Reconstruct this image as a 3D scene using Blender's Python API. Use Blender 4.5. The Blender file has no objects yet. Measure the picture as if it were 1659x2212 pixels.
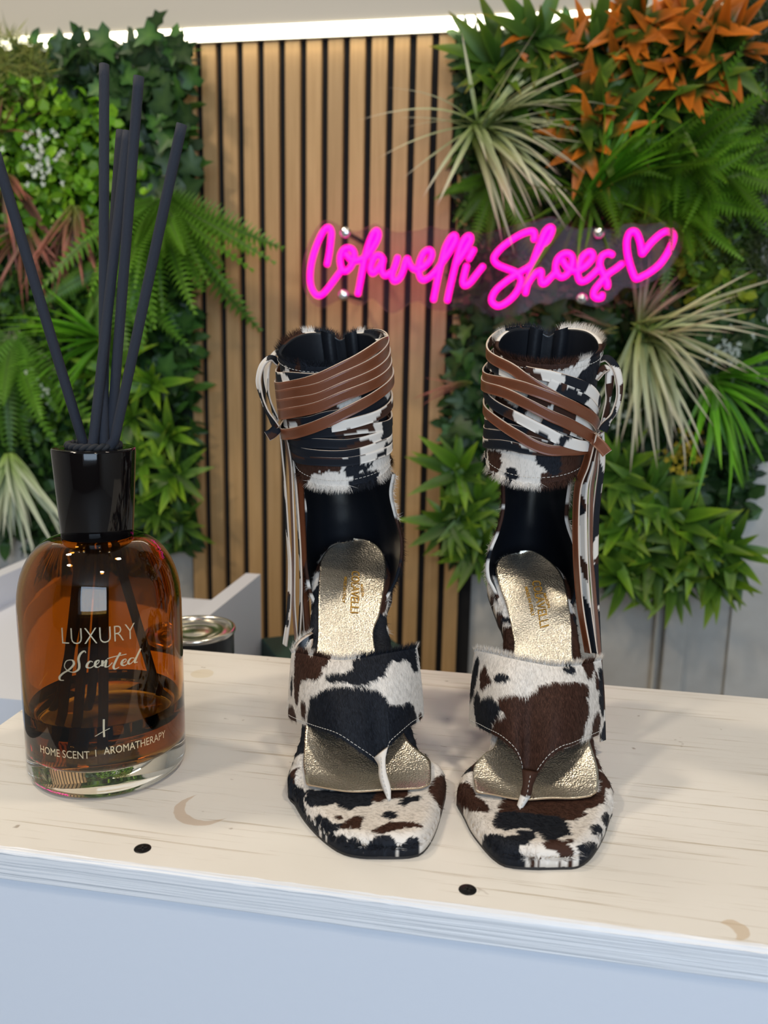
import bpy, math, random
import numpy as np
from mathutils import Matrix, Vector
random.seed(7); RNG = np.random.default_rng(11)
S = bpy.context.scene
COL = S.collection
# ------------------------------------------------------------------ camera
FPX, CX, CY, HC = 1850.0, 829.5, 1106.0, 0.242
PITCH, ROLL, YAW = math.radians(11.178), math.radians(-1.085), math.radians(-9.994)
def cam_axes(p, r, y):
    f = np.array([math.sin(y)*math.cos(p), math.cos(y)*math.cos(p), -math.sin(p)])
    r0 = np.array([math.cos(y), -math.sin(y), 0.0]); d0 = np.cross(f, r0)
    return np.array([math.cos(r)*r0+math.sin(r)*d0, -math.sin(r)*r0+math.cos(r)*d0, f])
RC = cam_axes(PITCH, ROLL, YAW); CPOS = np.array([0, 0, HC])
def ray(x, y): return RC.T @ np.array([(x-CX)/FPX, (y-CY)/FPX, 1.0])
def U(x, y, Y):                      # point of the place seen at x, y that stands at depth Y
    d = ray(x, y); return CPOS + d*Y/d[1]
def UZ(x, y, z):                     # the same on the level z
    d = ray(x, y); return CPOS + d*(z-HC)/d[2]
cam = bpy.data.cameras.new('camera'); camo = bpy.data.objects.new('camera', cam); COL.objects.link(camo)
camo.matrix_world = Matrix(((RC[0][0], -RC[1][0], -RC[2][0], 0), (RC[0][1], -RC[1][1], -RC[2][1], 0), (RC[0][2], -RC[1][2], -RC[2][2], HC), (0, 0, 0, 1)))
cam.sensor_fit = 'VERTICAL'; cam.sensor_height = 36; cam.sensor_width = 27; cam.lens = 36*FPX/2212
cam.clip_start = 0.02
cam.dof.use_dof = True; cam.dof.focus_distance = 0.49; cam.dof.aperture_fstop = 10.0
S.camera = camo
# ------------------------------------------------------------------ light
w = bpy.data.worlds.new('world'); S.world = w; w.use_nodes = True
w.node_tree.nodes['Background'].inputs[0].default_value = (0.80, 0.88, 1.0, 1)
w.node_tree.nodes['Background'].inputs[1].default_value = 0.35
S.view_settings.view_transform = 'Standard'; S.view_settings.look = 'None'
S.view_settings.gamma = 1.0; S.view_settings.exposure = 0.18; S.view_settings.use_curve_mapping = False
cy = S.cycles; cy.max_bounces = 9; cy.diffuse_bounces = 3; cy.glossy_bounces = 4; cy.transmission_bounces = 9; cy.transparent_max_bounces = 8; cy.adaptive_threshold = 0.02
def area(name, loc, target, sx, sy, power, col, shape='RECTANGLE', spread=None):
    l = bpy.data.lights.new(name, 'AREA'); l.shape = shape; l.size = sx; l.size_y = sy; l.energy = power; l.color = col
    if spread: l.spread = spread
    o = bpy.data.objects.new(name, l); COL.objects.link(o); o.location = loc
    o.rotation_euler = (Vector(target)-Vector(loc)).to_track_quat('-Z', 'Y').to_euler()
    return o
area('shop_window_daylight', (0.75, -2.35, 0.75), (0.0, 1.0, 0.1), 1.9, 1.5, 56, (0.62, 0.79, 1.0))
for i, (x, y) in enumerate(((-1.05, 0.55), (-0.95, -0.35), (0.35, 0.5), (0.45, -0.6))):
    area('ceiling_downlight', (x, y, 1.52), (x, y, 0), 0.16, 0.16, 9.5 if x < 0 else 5.0, (1.0, 0.86, 0.68), 'DISK')

# ------------------------------------------------------------------ helpers
def tag(o, label=None, cat=None, group=None, kind=None):
    if label: o['label'] = label
    if cat: o['category'] = cat
    if group: o['group'] = group
    if kind: o['kind'] = kind
    return o
def empty(name, loc, label, cat, group=None):
    o = bpy.data.objects.new(name, None); COL.objects.link(o); o.location = loc; o.empty_display_size = 0.02
    return tag(o, label, cat, group)
def mesh(name, V, F, mats=(), smooth=True, cols=None, mi=None):
    me = bpy.data.meshes.new(name)
    V = np.asarray(V, dtype=float)
    me.from_pydata([tuple(v) for v in V], [], [tuple(int(i) for i in f) for f in F])
    for m in mats: me.materials.append(m)
    if mi is not None: me.polygons.foreach_set('material_index', np.asarray(mi, dtype=np.int32))
    if smooth: me.polygons.foreach_set('use_smooth', np.ones(len(me.polygons), dtype=bool))
    if cols is not None:
        a = me.color_attributes.new('Col', 'FLOAT_COLOR', 'POINT')
        c = np.ones((len(V), 4)); c[:, :3] = np.asarray(cols)[:, :3]
        a.data.foreach_set('color', c.ravel())
    me.update()
    return me
def link(name, me, parent=None, kind=None):
    o = bpy.data.objects.new(name, me); COL.objects.link(o)
    if parent is not None: o.parent = parent
    if kind: o['kind'] = kind
    return o
def mk(name, V, F, mats, parent=None, smooth=True, cols=None, mi=None, kind=None):
    V = np.asarray(V, dtype=float)
    if parent is not None:
        p = parent; off = np.zeros(3)
        while p is not None: off = off + np.array(p.location); p = p.parent
        V = V - off
    if not isinstance(mats, (list, tuple)): mats = [mats]
    return link(name, mesh(name, V, F, mats, smooth, cols, mi), parent, kind)
def grid_faces(n, m, closed_m=False, off=0):
    F = []
    for i in range(n-1):
        for j in range(m if closed_m else m-1):
            a = off+i*m+j; b = off+i*m+(j+1) % m
            F.append((a, b, b+m, a+m))
    return F
def box(x0, x1, y0, y1, z0, z1):
    V = [(x, y, z) for x in (x0, x1) for y in (y0, y1) for z in (z0, z1)]
    F = [(0, 1, 3, 2), (4, 6, 7, 5), (0, 4, 5, 1), (2, 3, 7, 6), (0, 2, 6, 4), (1, 5, 7, 3)]
    return V, F
def bevel(o, wdt, seg=2):
    b = o.modifiers.new('bevel', 'BEVEL'); b.width = wdt; b.segments = seg; b.limit_method = 'ANGLE'
    return o
def lathe(prof, n=64, c=(0, 0, 0), close=True):
    V = []; F = []
    for r, z in prof:
        for k in range(n):
            a = 2*math.pi*k/n; V.append((c[0]+r*math.cos(a), c[1]+r*math.sin(a), c[2]+z))
    F = grid_faces(len(prof), n, True)
    return V, F
def frames(P):
    P = np.asarray(P, float); T = np.gradient(P, axis=0); T /= np.linalg.norm(T, axis=1)[:, None]+1e-12
    return P, T
def tube(P, r, n=10, cap=True, rad=None):
    P, T = frames(P); V = []; up = np.array([0.31, -0.87, 0.39])
    for i in range(len(P)):
        a = np.cross(T[i], up); a /= np.linalg.norm(a)+1e-12; b = np.cross(T[i], a)
        rr = r if rad is None else rad[i]
        for k in range(n):
            t = 2*math.pi*k/n; V.append(P[i]+rr*(math.cos(t)*a+math.sin(t)*b))
    F = grid_faces(len(P), n, True)
    if cap: F += [tuple(range(n))[::-1], tuple(range((len(P)-1)*n, len(P)*n))]
    return V, F
def spline(P, n=40, closed=False):
    P = np.asarray(P, float)
    Q = np.vstack([P[-1:], P, P[:2]]) if closed else np.vstack([2*P[0]-P[1], P, 2*P[-1]-P[-2]])
    d = np.r_[0, np.cumsum(np.linalg.norm(np.diff(Q[1:-1] , axis=0), axis=1))]
    out = []
    for u in np.linspace(0, d[-1], n):
        i = min(max(np.searchsorted(d, u, 'right')-1, 0), len(d)-2); t = (u-d[i])/(d[i+1]-d[i]+1e-12)
        a, b, c, e = Q[i], Q[i+1], Q[i+2], Q[i+3]
        out.append(0.5*(2*b+(c-a)*t+(2*a-5*b+4*c-e)*t*t+(3*b-a-3*c+e)*t**3))
    return np.array(out)
def resample(P, n):
    P = np.asarray(P, float); d = np.r_[0, np.cumsum(np.linalg.norm(np.diff(P, axis=0), axis=1))]
    u = np.linspace(0, d[-1], n); return np.stack([np.interp(u, d, P[:, k]) for k in range(P.shape[1])], 1)
# value noise
_T = RNG.random((64, 64, 64))
def vnoise(p):
    p = np.asarray(p, float); i = np.floor(p).astype(int); f = p-i; f = f*f*(3-2*f); out = 0
    for dx in (0, 1):
        for dy in (0, 1):
            for dz in (0, 1):
                wgt = (f[:, 0] if dx else 1-f[:, 0])*(f[:, 1] if dy else 1-f[:, 1])*(f[:, 2] if dz else 1-f[:, 2])
                out = out+wgt*_T[(i[:, 0]+dx) % 64, (i[:, 1]+dy) % 64, (i[:, 2]+dz) % 64]
    return out
def fbm(p, o=3): return sum(vnoise(p*2**k+17.3*k)*0.5**k for k in range(o))/sum(0.5**k for k in range(o))
# ------------------------------------------------------------------ materials
def mat(name, col=(0.8, 0.8, 0.8), rough=0.5, metal=0.0, **kw):
    m = bpy.data.materials.new(name); m.use_nodes = True
    b = m.node_tree.nodes['Principled BSDF']
    b.inputs['Base Color'].default_value = (*col, 1); b.inputs['Roughness'].default_value = rough; b.inputs['Metallic'].default_value = metal
    for k, v in kw.items(): b.inputs[k.replace('_', ' ')].default_value = v
    return m
def N(m, t, **kw):
    n = m.node_tree.nodes.new(t)
    for k, v in kw.items(): setattr(n, k, v)
    return n
def L(m, a, b): m.node_tree.links.new(a, b)
def bsdf(m): return m.node_tree.nodes['Principled BSDF']
def noise_node(m, scale=(1, 1, 1), nscale=5.0, detail=3.0, rough=0.5):
    tc = N(m, 'ShaderNodeTexCoord'); mp = N(m, 'ShaderNodeMapping'); mp.inputs['Scale'].default_value = scale
    n = N(m, 'ShaderNodeTexNoise'); n.inputs['Scale'].default_value = nscale; n.inputs['Detail'].default_value = detail; n.inputs['Roughness'].default_value = rough
    L(m, tc.outputs['Object'], mp.inputs['Vector']); L(m, mp.outputs['Vector'], n.inputs['Vector'])
    return n
def ramp(m, src, stops):
    r = N(m, 'ShaderNodeValToRGB'); e = r.color_ramp.elements
    while len(e) < len(stops): e.new(0.5)
    for k, (p, c) in enumerate(stops): e[k].position = p; e[k].color = (*c, 1) if len(c) == 3 else c
    L(m, src, r.inputs['Fac']); return r
def mixc(m, fac, a, b, blend='MIX'):
    x = N(m, 'ShaderNodeMix', data_type='RGBA', blend_type=blend)
    if isinstance(fac, float): x.inputs[0].default_value = fac
    else: L(m, fac, x.inputs[0])
    for s, v in ((6, a), (7, b)):
        if isinstance(v, tuple): x.inputs[s].default_value = (*v, 1)
        else: L(m, v, x.inputs[s])
    return x.outputs[2]
def bump(m, src, strength=0.3, dist=0.001):
    b = N(m, 'ShaderNodeBump'); b.inputs['Strength'].default_value = strength; b.inputs['Distance'].default_value = dist
    L(m, src, b.inputs['Height']); L(m, b.outputs['Normal'], bsdf(m).inputs['Normal']); return b
def attr_mat(name, rough=0.6, var=0.0, trans=0.0, **kw):
    m = mat(name, rough=rough, **kw); a = N(m, 'ShaderNodeAttribute', attribute_name='Col'); out = a.outputs['Color']
    if var:
        oi = N(m, 'ShaderNodeObjectInfo'); hs = N(m, 'ShaderNodeHueSaturation'); mr = N(m, 'ShaderNodeMapRange')
        mr.inputs['To Min'].default_value = 1-var; mr.inputs['To Max'].default_value = 1+var
        L(m, oi.outputs['Random'], mr.inputs['Value']); L(m, mr.outputs[0], hs.inputs['Value']); L(m, out, hs.inputs['Color']); out = hs.outputs['Color']
    L(m, out, bsdf(m).inputs['Base Color'])
    if trans:
        t = N(m, 'ShaderNodeBsdfTranslucent'); L(m, out, t.inputs['Color']); x = N(m, 'ShaderNodeMixShader'); x.inputs[0].default_value = trans
        L(m, bsdf(m).outputs[0], x.inputs[1]); L(m, t.outputs[0], x.inputs[2]); L(m, x.outputs[0], m.node_tree.nodes['Material Output'].inputs['Surface'])
    return m
M = {}
M['fur'] = attr_mat('cow_hair', rough=0.6, Specular_IOR_Level=0.12)
M['leaf'] = attr_mat('leaf', rough=0.42, var=0.28, trans=0.22, Specular_IOR_Level=0.4)
M['petal'] = attr_mat('petal', rough=0.6, var=0.1)
M['leather'] = mat('brown_leather', (0.150, 0.044, 0.017), 0.36)
n = noise_node(M['leather'], nscale=900); bump(M['leather'], n.outputs['Fac'], 0.15, 0.0003)
M['rawhide'] = mat('raw_leather_edge', (0.62, 0.50, 0.40), 0.8)
M['leather_edge'] = mat('tan_leather_edge', (0.34, 0.22, 0.12), 0.7)
M['lining'] = mat('black_lining', (0.006, 0.007, 0.010), 0.38)
n = noise_node(M['lining'], nscale=500); bump(M['lining'], n.outputs['Fac'], 0.15, 0.0004)
M['outsole'] = mat('black_outsole', (0.012, 0.010, 0.010), 0.5)
M['thread'] = mat('pale_thread', (0.62, 0.58, 0.52), 0.7)
M['gold_pad'] = mat('metallic_leather', (0.78, 0.73, 0.62), 0.27, 1.0)
m = M['gold_pad']; n1 = noise_node(m, nscale=1100, detail=2); n2 = noise_node(m, nscale=34, detail=1)
ad = N(m, 'ShaderNodeMath', operation='MULTIPLY_ADD'); L(m, n2.outputs['Fac'], ad.inputs[0]); ad.inputs[1].default_value = 4.0; L(m, n1.outputs['Fac'], ad.inputs[2])
bump(m, ad.outputs[0], 0.40, 0.0009)
M['gold_foil'] = mat('gold_foil_print', (0.42, 0.22, 0.025), 0.45, 0.4)
# painted board
m = M['paint_top'] = mat('cream_painted_wood', rough=0.42)
g1 = noise_node(m, (3, 130, 30), 3.0, 5, 0.6); g2 = noise_node(m, (1, 1, 1), 9.0, 4); g3 = noise_node(m, (5, 420, 60), 2.0, 4, 0.7); sp = noise_node(m, (1, 1, 1), 95.0, 2)
c = ramp(m, g2.outputs['Fac'], [(0.3, (0.74, 0.695, 0.625)), (0.7, (0.82, 0.785, 0.725))])
r1 = ramp(m, g1.outputs['Fac'], [(0.30, (0.62, 0.55, 0.45)), (0.42, (1, 1, 1))])
r3 = ramp(m, g3.outputs['Fac'], [(0.27, (0.50, 0.42, 0.34)), (0.36, (1, 1, 1))])
o1 = mixc(m, 0.8, c.outputs['Color'], r1.outputs['Color'], 'MULTIPLY'); o2 = mixc(m, 0.8, o1, r3.outputs['Color'], 'MULTIPLY')
r4 = ramp(m, sp.outputs['Fac'], [(0.22, (0.35, 0.28, 0.22)), (0.27, (1, 1, 1))]); o3 = mixc(m, 0.7, o2, r4.outputs['Color'], 'MULTIPLY')
geo = N(m, 'ShaderNodeTexCoord')
def ring_mask(m, cx, cy, r, cx2, cy2, r2, wob=0.0012):
    """crescent: inside the first circle and outside the second, with an uneven edge"""
    nz = noise_node(m, nscale=140, detail=2); outs = []
    for (x, y, rr) in ((cx, cy, r), (cx2, cy2, r2)):
        v = N(m, 'ShaderNodeVectorMath', operation='DISTANCE'); s = N(m, 'ShaderNodeSeparateXYZ'); cb = N(m, 'ShaderNodeCombineXYZ')
        L(m, geo.outputs['Object'], s.inputs[0]); L(m, s.outputs[0], cb.inputs[0]); L(m, s.outputs[1], cb.inputs[1]); L(m, cb.outputs[0], v.inputs[0]); v.inputs[1].default_value = (x, y, 0)
        k = N(m, 'ShaderNodeMath', operation='MULTIPLY_ADD'); L(m, nz.outputs['Fac'], k.inputs[0]); k.inputs[1].default_value = wob*2; L(m, v.outputs['Value'], k.inputs[2])
        q = N(m, 'ShaderNodeMapRange'); q.inputs['From Min'].default_value = rr+wob; q.inputs['From Max'].default_value = rr+wob+0.0006
        L(m, k.outputs[0], q.inputs['Value']); outs.append(q.outputs[0])
    inv = N(m, 'ShaderNodeMath', operation='SUBTRACT'); inv.inputs[0].default_value = 1; L(m, outs[0], inv.inputs[1])
    mu = N(m, 'ShaderNodeMath', operation='MULTIPLY'); L(m, inv.outputs[0], mu.inputs[0]); L(m, outs[1], mu.inputs[1]); return mu.outputs[0]
BOARD_STAINS = []
def stain(cx, cy, r, cx2, cy2, r2, col, fac):
    global o3
    k = ring_mask(m, cx, cy-0.47, r, cx2, cy2-0.47, r2); f = N(m, 'ShaderNodeMath', operation='MULTIPLY'); L(m, k, f.inputs[0]); f.inputs[1].default_value = fac
    o3 = mixc(m, f.outputs[0], o3, col)
a = UZ(440, 1748, 0); b = UZ(461, 1740, 0); stain(a[0], a[1], 0.0152, b[0], b[1], 0.0146, (0.50, 0.34, 0.21), 0.55)
a = UZ(1587, 2008, 0); b = UZ(1560, 2012, 0); stain(a[0], a[1], 0.0058, b[0], b[1], 0.0052, (0.55, 0.40, 0.24), 0.6)
a = UZ(437, 1455, 0); stain(a[0], a[1], 0.008, 5, 5, 0.01, (0.70, 0.60, 0.42), 0.5)
L(m, o3, bsdf(m).inputs['Base Color']); ml = N(m, 'ShaderNodeMath', operation='ADD'); L(m, r1.outputs['Color'], ml.inputs[0]); L(m, r3.outputs['Color'], ml.inputs[1]); bump(m, ml.outputs[0], 0.35, 0.0007)
m = M['paint_edge'] = mat('white_painted_edge', (0.72, 0.72, 0.73), 0.35); g = noise_node(m, (4, 160, 330), 2.0, 3, 0.5); bump(m, g.outputs['Fac'], 0.55, 0.0022)
M['paint_panel'] = mat('white_lacquered_panel', (0.66, 0.68, 0.73), 0.5); n = noise_node(M['paint_panel'], nscale=220, detail=2); bump(M['paint_panel'], n.outputs['Fac'], 0.12, 0.0006)
M['screw'] = mat('black_screw', (0.012, 0.012, 0.013), 0.35, 0.6)
M['slot'] = mat('screw_recess', (0.003, 0.003, 0.003), 0.6)
# walls
M['wall'] = mat('white_wall', (0.72, 0.70, 0.66), 0.7); n = noise_node(M['wall'], nscale=14, detail=4); r = ramp(M['wall'], n.outputs['Fac'], [(0.3, (0.52, 0.485, 0.43)), (0.7, (0.63, 0.60, 0.545))]); L(M['wall'], r.outputs['Color'], bsdf(M['wall']).inputs['Base Color']); bump(M['wall'], n.outputs['Fac'], 0.1, 0.003)
M['beige'] = mat('beige_paint', (0.62, 0.555, 0.455), 0.8); n = noise_node(M['beige'], nscale=60); bump(M['beige'], n.outputs['Fac'], 0.05, 0.001)
M['ceil'] = mat('ceiling_paint', (0.42, 0.41, 0.39), 0.9); n = noise_node(M['ceil'], nscale=20); bump(M['ceil'], n.outputs['Fac'], 0.05, 0.002)
M['floor'] = mat('floor_tile', (0.34, 0.32, 0.30), 0.4); n = noise_node(M['floor'], nscale=8); bump(M['floor'], n.outputs['Fac'], 0.05, 0.001)
m = M['oak'] = mat('oak_veneer', rough=0.5); g = noise_node(m, (60, 60, 2.2), 3.0, 5, 0.6); oi = N(m, 'ShaderNodeObjectInfo')
r = ramp(m, g.outputs['Fac'], [(0.3, (0.43, 0.25, 0.095)), (0.7, (0.55, 0.335, 0.145))]); hs = N(m, 'ShaderNodeHueSaturation'); mr = N(m, 'ShaderNodeMapRange'); mr.inputs['To Min'].default_value = 0.9; mr.inputs['To Max'].default_value = 1.12
L(m, oi.outputs['Random'], mr.inputs['Value']); L(m, mr.outputs[0], hs.inputs['Value']); L(m, r.outputs['Color'], hs.inputs['Color']); L(m, hs.outputs['Color'], bsdf(m).inputs['Base Color'])
M['felt'] = mat('black_felt', (0.010, 0.009, 0.009), 0.95); n = noise_node(M['felt'], nscale=800); bump(M['felt'], n.outputs['Fac'], 0.3, 0.001)
M['led'] = mat('led_diffuser', (1, 1, 0.9), 0.5); bsdf(M['led']).inputs['Emission Color'].default_value = (1.0, 0.93, 0.70, 1); bsdf(M['led']).inputs['Emission Strength'].default_value = 5.0
M['alu'] = mat('aluminium', (0.7, 0.7, 0.7), 0.35, 1.0)
M['neon'] = mat('neon_tube', (0.05, 0.0, 0.03), 0.5); bsdf(M['neon']).inputs['Emission Color'].default_value = (1.0, 0.0, 0.33, 1); bsdf(M['neon']).inputs['Emission Strength'].default_value = 2.2
M['chrome'] = mat('chrome', (0.8, 0.8, 0.8), 0.12, 1.0)
m = M['acrylic'] = bpy.data.materials.new('clear_acrylic'); m.use_nodes = True; nt = m.node_tree; nt.nodes.remove(bsdf(m))
tr = N(m, 'ShaderNodeBsdfTransparent'); tr.inputs[0].default_value = (0.90, 0.82, 0.87, 1); gl = N(m, 'ShaderNodeBsdfGlossy'); gl.inputs['Roughness'].default_value = 0.05; fr = N(m, 'ShaderNodeFresnel'); fr.inputs[0].default_value = 1.45
df = N(m, 'ShaderNodeBsdfDiffuse'); df.inputs[0].default_value = (0.75, 0.55, 0.68, 1); mx0 = N(m, 'ShaderNodeMixShader'); mx0.inputs[0].default_value = 0.015; L(m, tr.outputs[0], mx0.inputs[1]); L(m, df.outputs[0], mx0.inputs[2])
mx = N(m, 'ShaderNodeMixShader'); fm = N(m, 'ShaderNodeMath', operation='MULTIPLY'); L(m, fr.outputs[0], fm.inputs[0]); fm.inputs[1].default_value = 0.12; L(m, fm.outputs[0], mx.inputs[0]); L(m, mx0.outputs[0], mx.inputs[1]); L(m, gl.outputs[0], mx.inputs[2]); L(m, mx.outputs[0], nt.nodes['Material Output'].inputs['Surface'])
M['acrylic_edge'] = mat('acrylic_edge', (0.85, 0.30, 0.62), 0.2, Transmission_Weight=0.5)  # neon light piped to the clear sheet's rim is put into this pink colour
# bottle
m = M['amber'] = mat('amber_glass', (0.7, 0.4, 0.1), 0.0, Transmission_Weight=1.0, IOR=1.48)
tc = N(m, 'ShaderNodeTexCoord'); sx = N(m, 'ShaderNodeSeparateXYZ'); L(m, tc.outputs['Object'], sx.inputs[0])
mr = N(m, 'ShaderNodeMapRange'); mr.inputs['From Min'].default_value = 0.016; mr.inputs['From Max'].default_value = 0.020; L(m, sx.outputs[2], mr.inputs['Value'])
L(m, mixc(m, mr.outputs[0], (0.95, 0.93, 0.86), (0.61, 0.285, 0.045)), bsdf(m).inputs['Base Color'])
M['perfume'] = mat('amber_liquid', (0.98, 0.84, 0.42), 0.0, Transmission_Weight=1.0, IOR=1.36)
M['cap'] = mat('gloss_black_cap', (0.004, 0.003, 0.003), 0.06, Specular_IOR_Level=0.38)
M['dark_wall'] = mat('dark_shopfront_wall', (0.10, 0.09, 0.085), 0.6); n = noise_node(M['dark_wall'], nscale=30); bump(M['dark_wall'], n.outputs['Fac'], 0.1, 0.002)
M['rope'] = mat('dark_cord', (0.02, 0.02, 0.022), 0.9)
m = M['reed'] = mat('black_fibre_reed', (0.017, 0.020, 0.030), 0.85); n = noise_node(m, (1, 1, 0.3), 1500, 2); bump(m, n.outputs['Fac'], 0.5, 0.0004)
M['print'] = mat('champagne_foil_print', (0.80, 0.68, 0.46), 0.3, 0.7)
M['tin'] = mat('tin_lid', (0.72, 0.68, 0.60), 0.22, 1.0)
M['tin_black'] = mat('black_tin', (0.012, 0.012, 0.013), 0.25)
M['green_box'] = mat('dark_green_card', (0.006, 0.045, 0.035), 0.5)
M['backing'] = mat('dark_green_mesh', (0.012, 0.025, 0.010), 0.9)
M['stemwood'] = mat('stem', (0.10, 0.13, 0.04), 0.7)
# ------------------------------------------------------------------ the setting
def struct(name, V, F, m, bev=None):
    o = mk(name, V, F, m, None, False); o['kind'] = 'structure'
    if bev: bevel(o, bev)
    return o
struct('floor', *box(-2.6, 2.4, -2.6, 1.7, -0.97, -0.95), M['floor'])
struct('ceiling', *box(-2.6, 2.4, -2.6, 1.7, 1.55, 1.60), M['ceil'])
struct('wall_back', *box(-2.6, 2.4, 1.645, 1.70, -0.95, 1.55), M['wall'])
struct('wall_left', *box(-2.65, -2.6, -2.6, 1.7, -0.95, 1.55), M['wall'])
struct('wall_right', *box(2.4, 2.45, -2.6, 1.7, -0.95, 1.55), M['wall'])
# shop front behind the camera: wall round a wide glazed opening
fw = struct('wall_front', *box(-2.6, -0.35, -2.65, -2.6, -0.95, 1.55), M['dark_wall'])
for nm, b in (('wall_pier', (1.85, 2.4, -2.65, -2.6, -0.95, 1.55)), ('wall_sill', (-0.35, 1.85, -2.65, -2.6, -0.95, -0.15)), ('wall_lintel', (-0.35, 1.85, -2.65, -2.6, 1.45, 1.55))):
    mk(nm, *box(*b), M['dark_wall'], fw, False)
wd = empty('window_1', (0.75, -2.6, -0.15), None, None); wd['kind'] = 'structure'
for b in ((-0.35, -0.30, -2.63, -2.58, -0.15, 1.45), (1.80, 1.85, -2.63, -2.58, -0.15, 1.45), (0.73, 0.77, -2.63, -2.58, -0.15, 1.45)):
    mk('window_frame', *box(*b), M['alu'], wd, False)
for b in ((-0.30, 1.80, -2.63, -2.58, -0.15, -0.10), (-0.30, 1.80, -2.63, -2.58, 1.40, 1.45)):
    mk('window_rail', *box(*b), M['alu'], wd, False)
# soffit over the green wall and the pilaster to the right
struct('trim_1', *box(-2.6, 2.4, 1.600, 1.645, 0.7935, 1.55), M['beige'])
P1 = U(1432, 1400, 1.63); P2 = U(1478, 1400, 1.63)
struct('trim_2', *box(P1[0], P2[0], 1.622, 1.645, -0.95, 0.77), M['wall'], 0.004)
struct('trim_3', *box(P1[0]-0.018, P1[0]-0.012, 1.628, 1.645, -0.95, 0.77), M['beige'], 0.002)
# white wall panels on the right with a joint between them
zj = U(1640, 840, 1.63)[2]; xr = P2[0]+0.05
pw = struct('trim_4', *box(xr+0.03, xr+1.2, 1.633, 1.645, zj+0.003, 0.77), M['wall'], 0.002)
mk('panel', *box(xr+0.03, xr+1.2, 1.633, 1.645, -0.95, zj-0.003), M['wall'], pw, False)
# LED strip
led = empty('led_strip_light', (-0.7, 1.60, 0.775), 'bright warm white led strip light running along the top of the wall', 'light')
mk('diffuser', *box(-1.35, 0.285, 1.598, 1.612, 0.7755, 0.7925), M['led'], led, False)
mk('profile', *box(-1.352, 0.287, 1.612, 1.640, 0.7735, 0.7935), M['alu'], led, False)
# slat panel
sl = empty('slat_wall_panel', (-0.4, 1.62, -0.6), 'oak slat wall panel with black gaps behind the neon sign', 'wall panel')
mk('felt_backing', *box(-0.690, -0.111, 1.632, 1.644, -0.93, 0.7725), M['felt'], sl, False)
sm = None
for k in range(14):
    xg = -0.6497+k*0.04005                     # gap centre to the right of this slat
    x0, x1 = xg-0.0400+0.0062, xg-0.0062
    o = mk('slat', *box(x0, x1, 1.620, 1.632, -0.93, 0.7730), M['oak'], sl, False); bevel(o, 0.0008, 1)
s2 = empty('slat_wall_panel', (-1.15, 1.62, -0.6), 'narrow piece of oak slat panel at the far left edge below the plants', 'wall panel')
xl = U(9, 1450, 1.62)[0]
mk('felt_backing', *box(xl-0.09, xl+0.016, 1.632, 1.644, -0.93, -0.26), M['felt'], s2, False)
for k in range(2): bevel(mk('slat', *box(xl-0.027-0.04*k, xl-0.04*k, 1.620, 1.632, -0.93, -0.26), M['oak'], s2, False), 0.0008, 1)
# ------------------------------------------------------------------ plinth
pl = empty('display_plinth', (0.0, 0.47, -0.95), 'white painted display plinth with cream wooden top that carries the sandals', 'plinth')
X0, X1, Y0, Y1, TH = -0.3245, 0.50, 0.3345, 0.610, 0.0165
def board():
    # top board with slightly uneven front arris
    n = 140; xs = np.linspace(X0, X1, n); prof = []
    V = []; wob = (fbm(np.c_[xs*60, xs*0, xs*0])-0.5)*0.0022; wob2 = (fbm(np.c_[xs*60, xs*0+9, xs*0])-0.5)*0.0014
    for i, x in enumerate(xs):
        r = 0.0016+abs(wob[i]); yf = Y0+wob2[i]*0.4
        sec = [(Y1, -TH), (Y1, -0.0012), (Y1-0.0012, 0), (Y0+0.03, 0), (Y0+0.008, 0), (yf+r*1.6, 0), (yf+r*0.6, -r*0.35), (yf, -r*1.1), (yf+wob[i]*0.3, -TH*0.55), (yf, -TH+0.001), (yf+0.001, -TH)]
        V += [(x, y, z) for y, z in sec]
    m_ = 11; F = grid_faces(n, m_); mi = [0 if (f[0] % m_) <= 4 else 1 for f in F]
    F2 = [tuple(range(m_))[::-1], tuple(range((n-1)*m_, n*m_))] + [(i*m_, (i+1)*m_, (i+1)*m_+m_-1, i*m_+m_-1) for i in range(n-1)]
    return V, F+F2, mi+[1]*len(F2)
V, F, mi = board(); mk('top_board', V, F, [M['paint_top'], M['paint_edge']], pl, False, mi=mi)
mk('front_panel', *box(X0+0.004, X1-0.004, Y0+0.003, Y0+0.021, -0.95, -TH), M['paint_panel'], pl, False)
mk('side_panel', *box(X0+0.004, X0+0.022, Y0+0.021, Y1-0.004, -0.95, -TH), M['paint_panel'], pl, False)
mk('side_panel', *box(X1-0.022, X1-0.004, Y0+0.021, Y1-0.004, -0.95, -TH), M['paint_panel'], pl, False)
mk('rear_panel', *box(X0+0.022, X1-0.022, Y1-0.022, Y1-0.004, -0.95, -TH), M['paint_panel'], pl, False)
for px, py in ((308, 1833), (1010, 1922)):
    c = UZ(px, py, 0); V, F = lathe([(0.0, 0.0003), (0.0036, 0.0003), (0.0041, 0.0001), (0.0043, -0.0004), (0.0043, -0.001)], 32, c)
    s_ = mk('screw', V, F, M['screw'], pl)
    for ang in (0.5, 0.5+math.pi/2):
        bx = np.array(box(-0.0021, 0.0021, -0.00045, 0.00045, 0.0001, 0.00045)[0]); R_ = np.array([[math.cos(ang), -math.sin(ang), 0], [math.sin(ang), math.cos(ang), 0], [0, 0, 1]])
        mk('cross_recess', bx@R_.T+c, box(0, 1, 0, 1, 0, 1)[1], M['slot'], s_, False)
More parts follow.
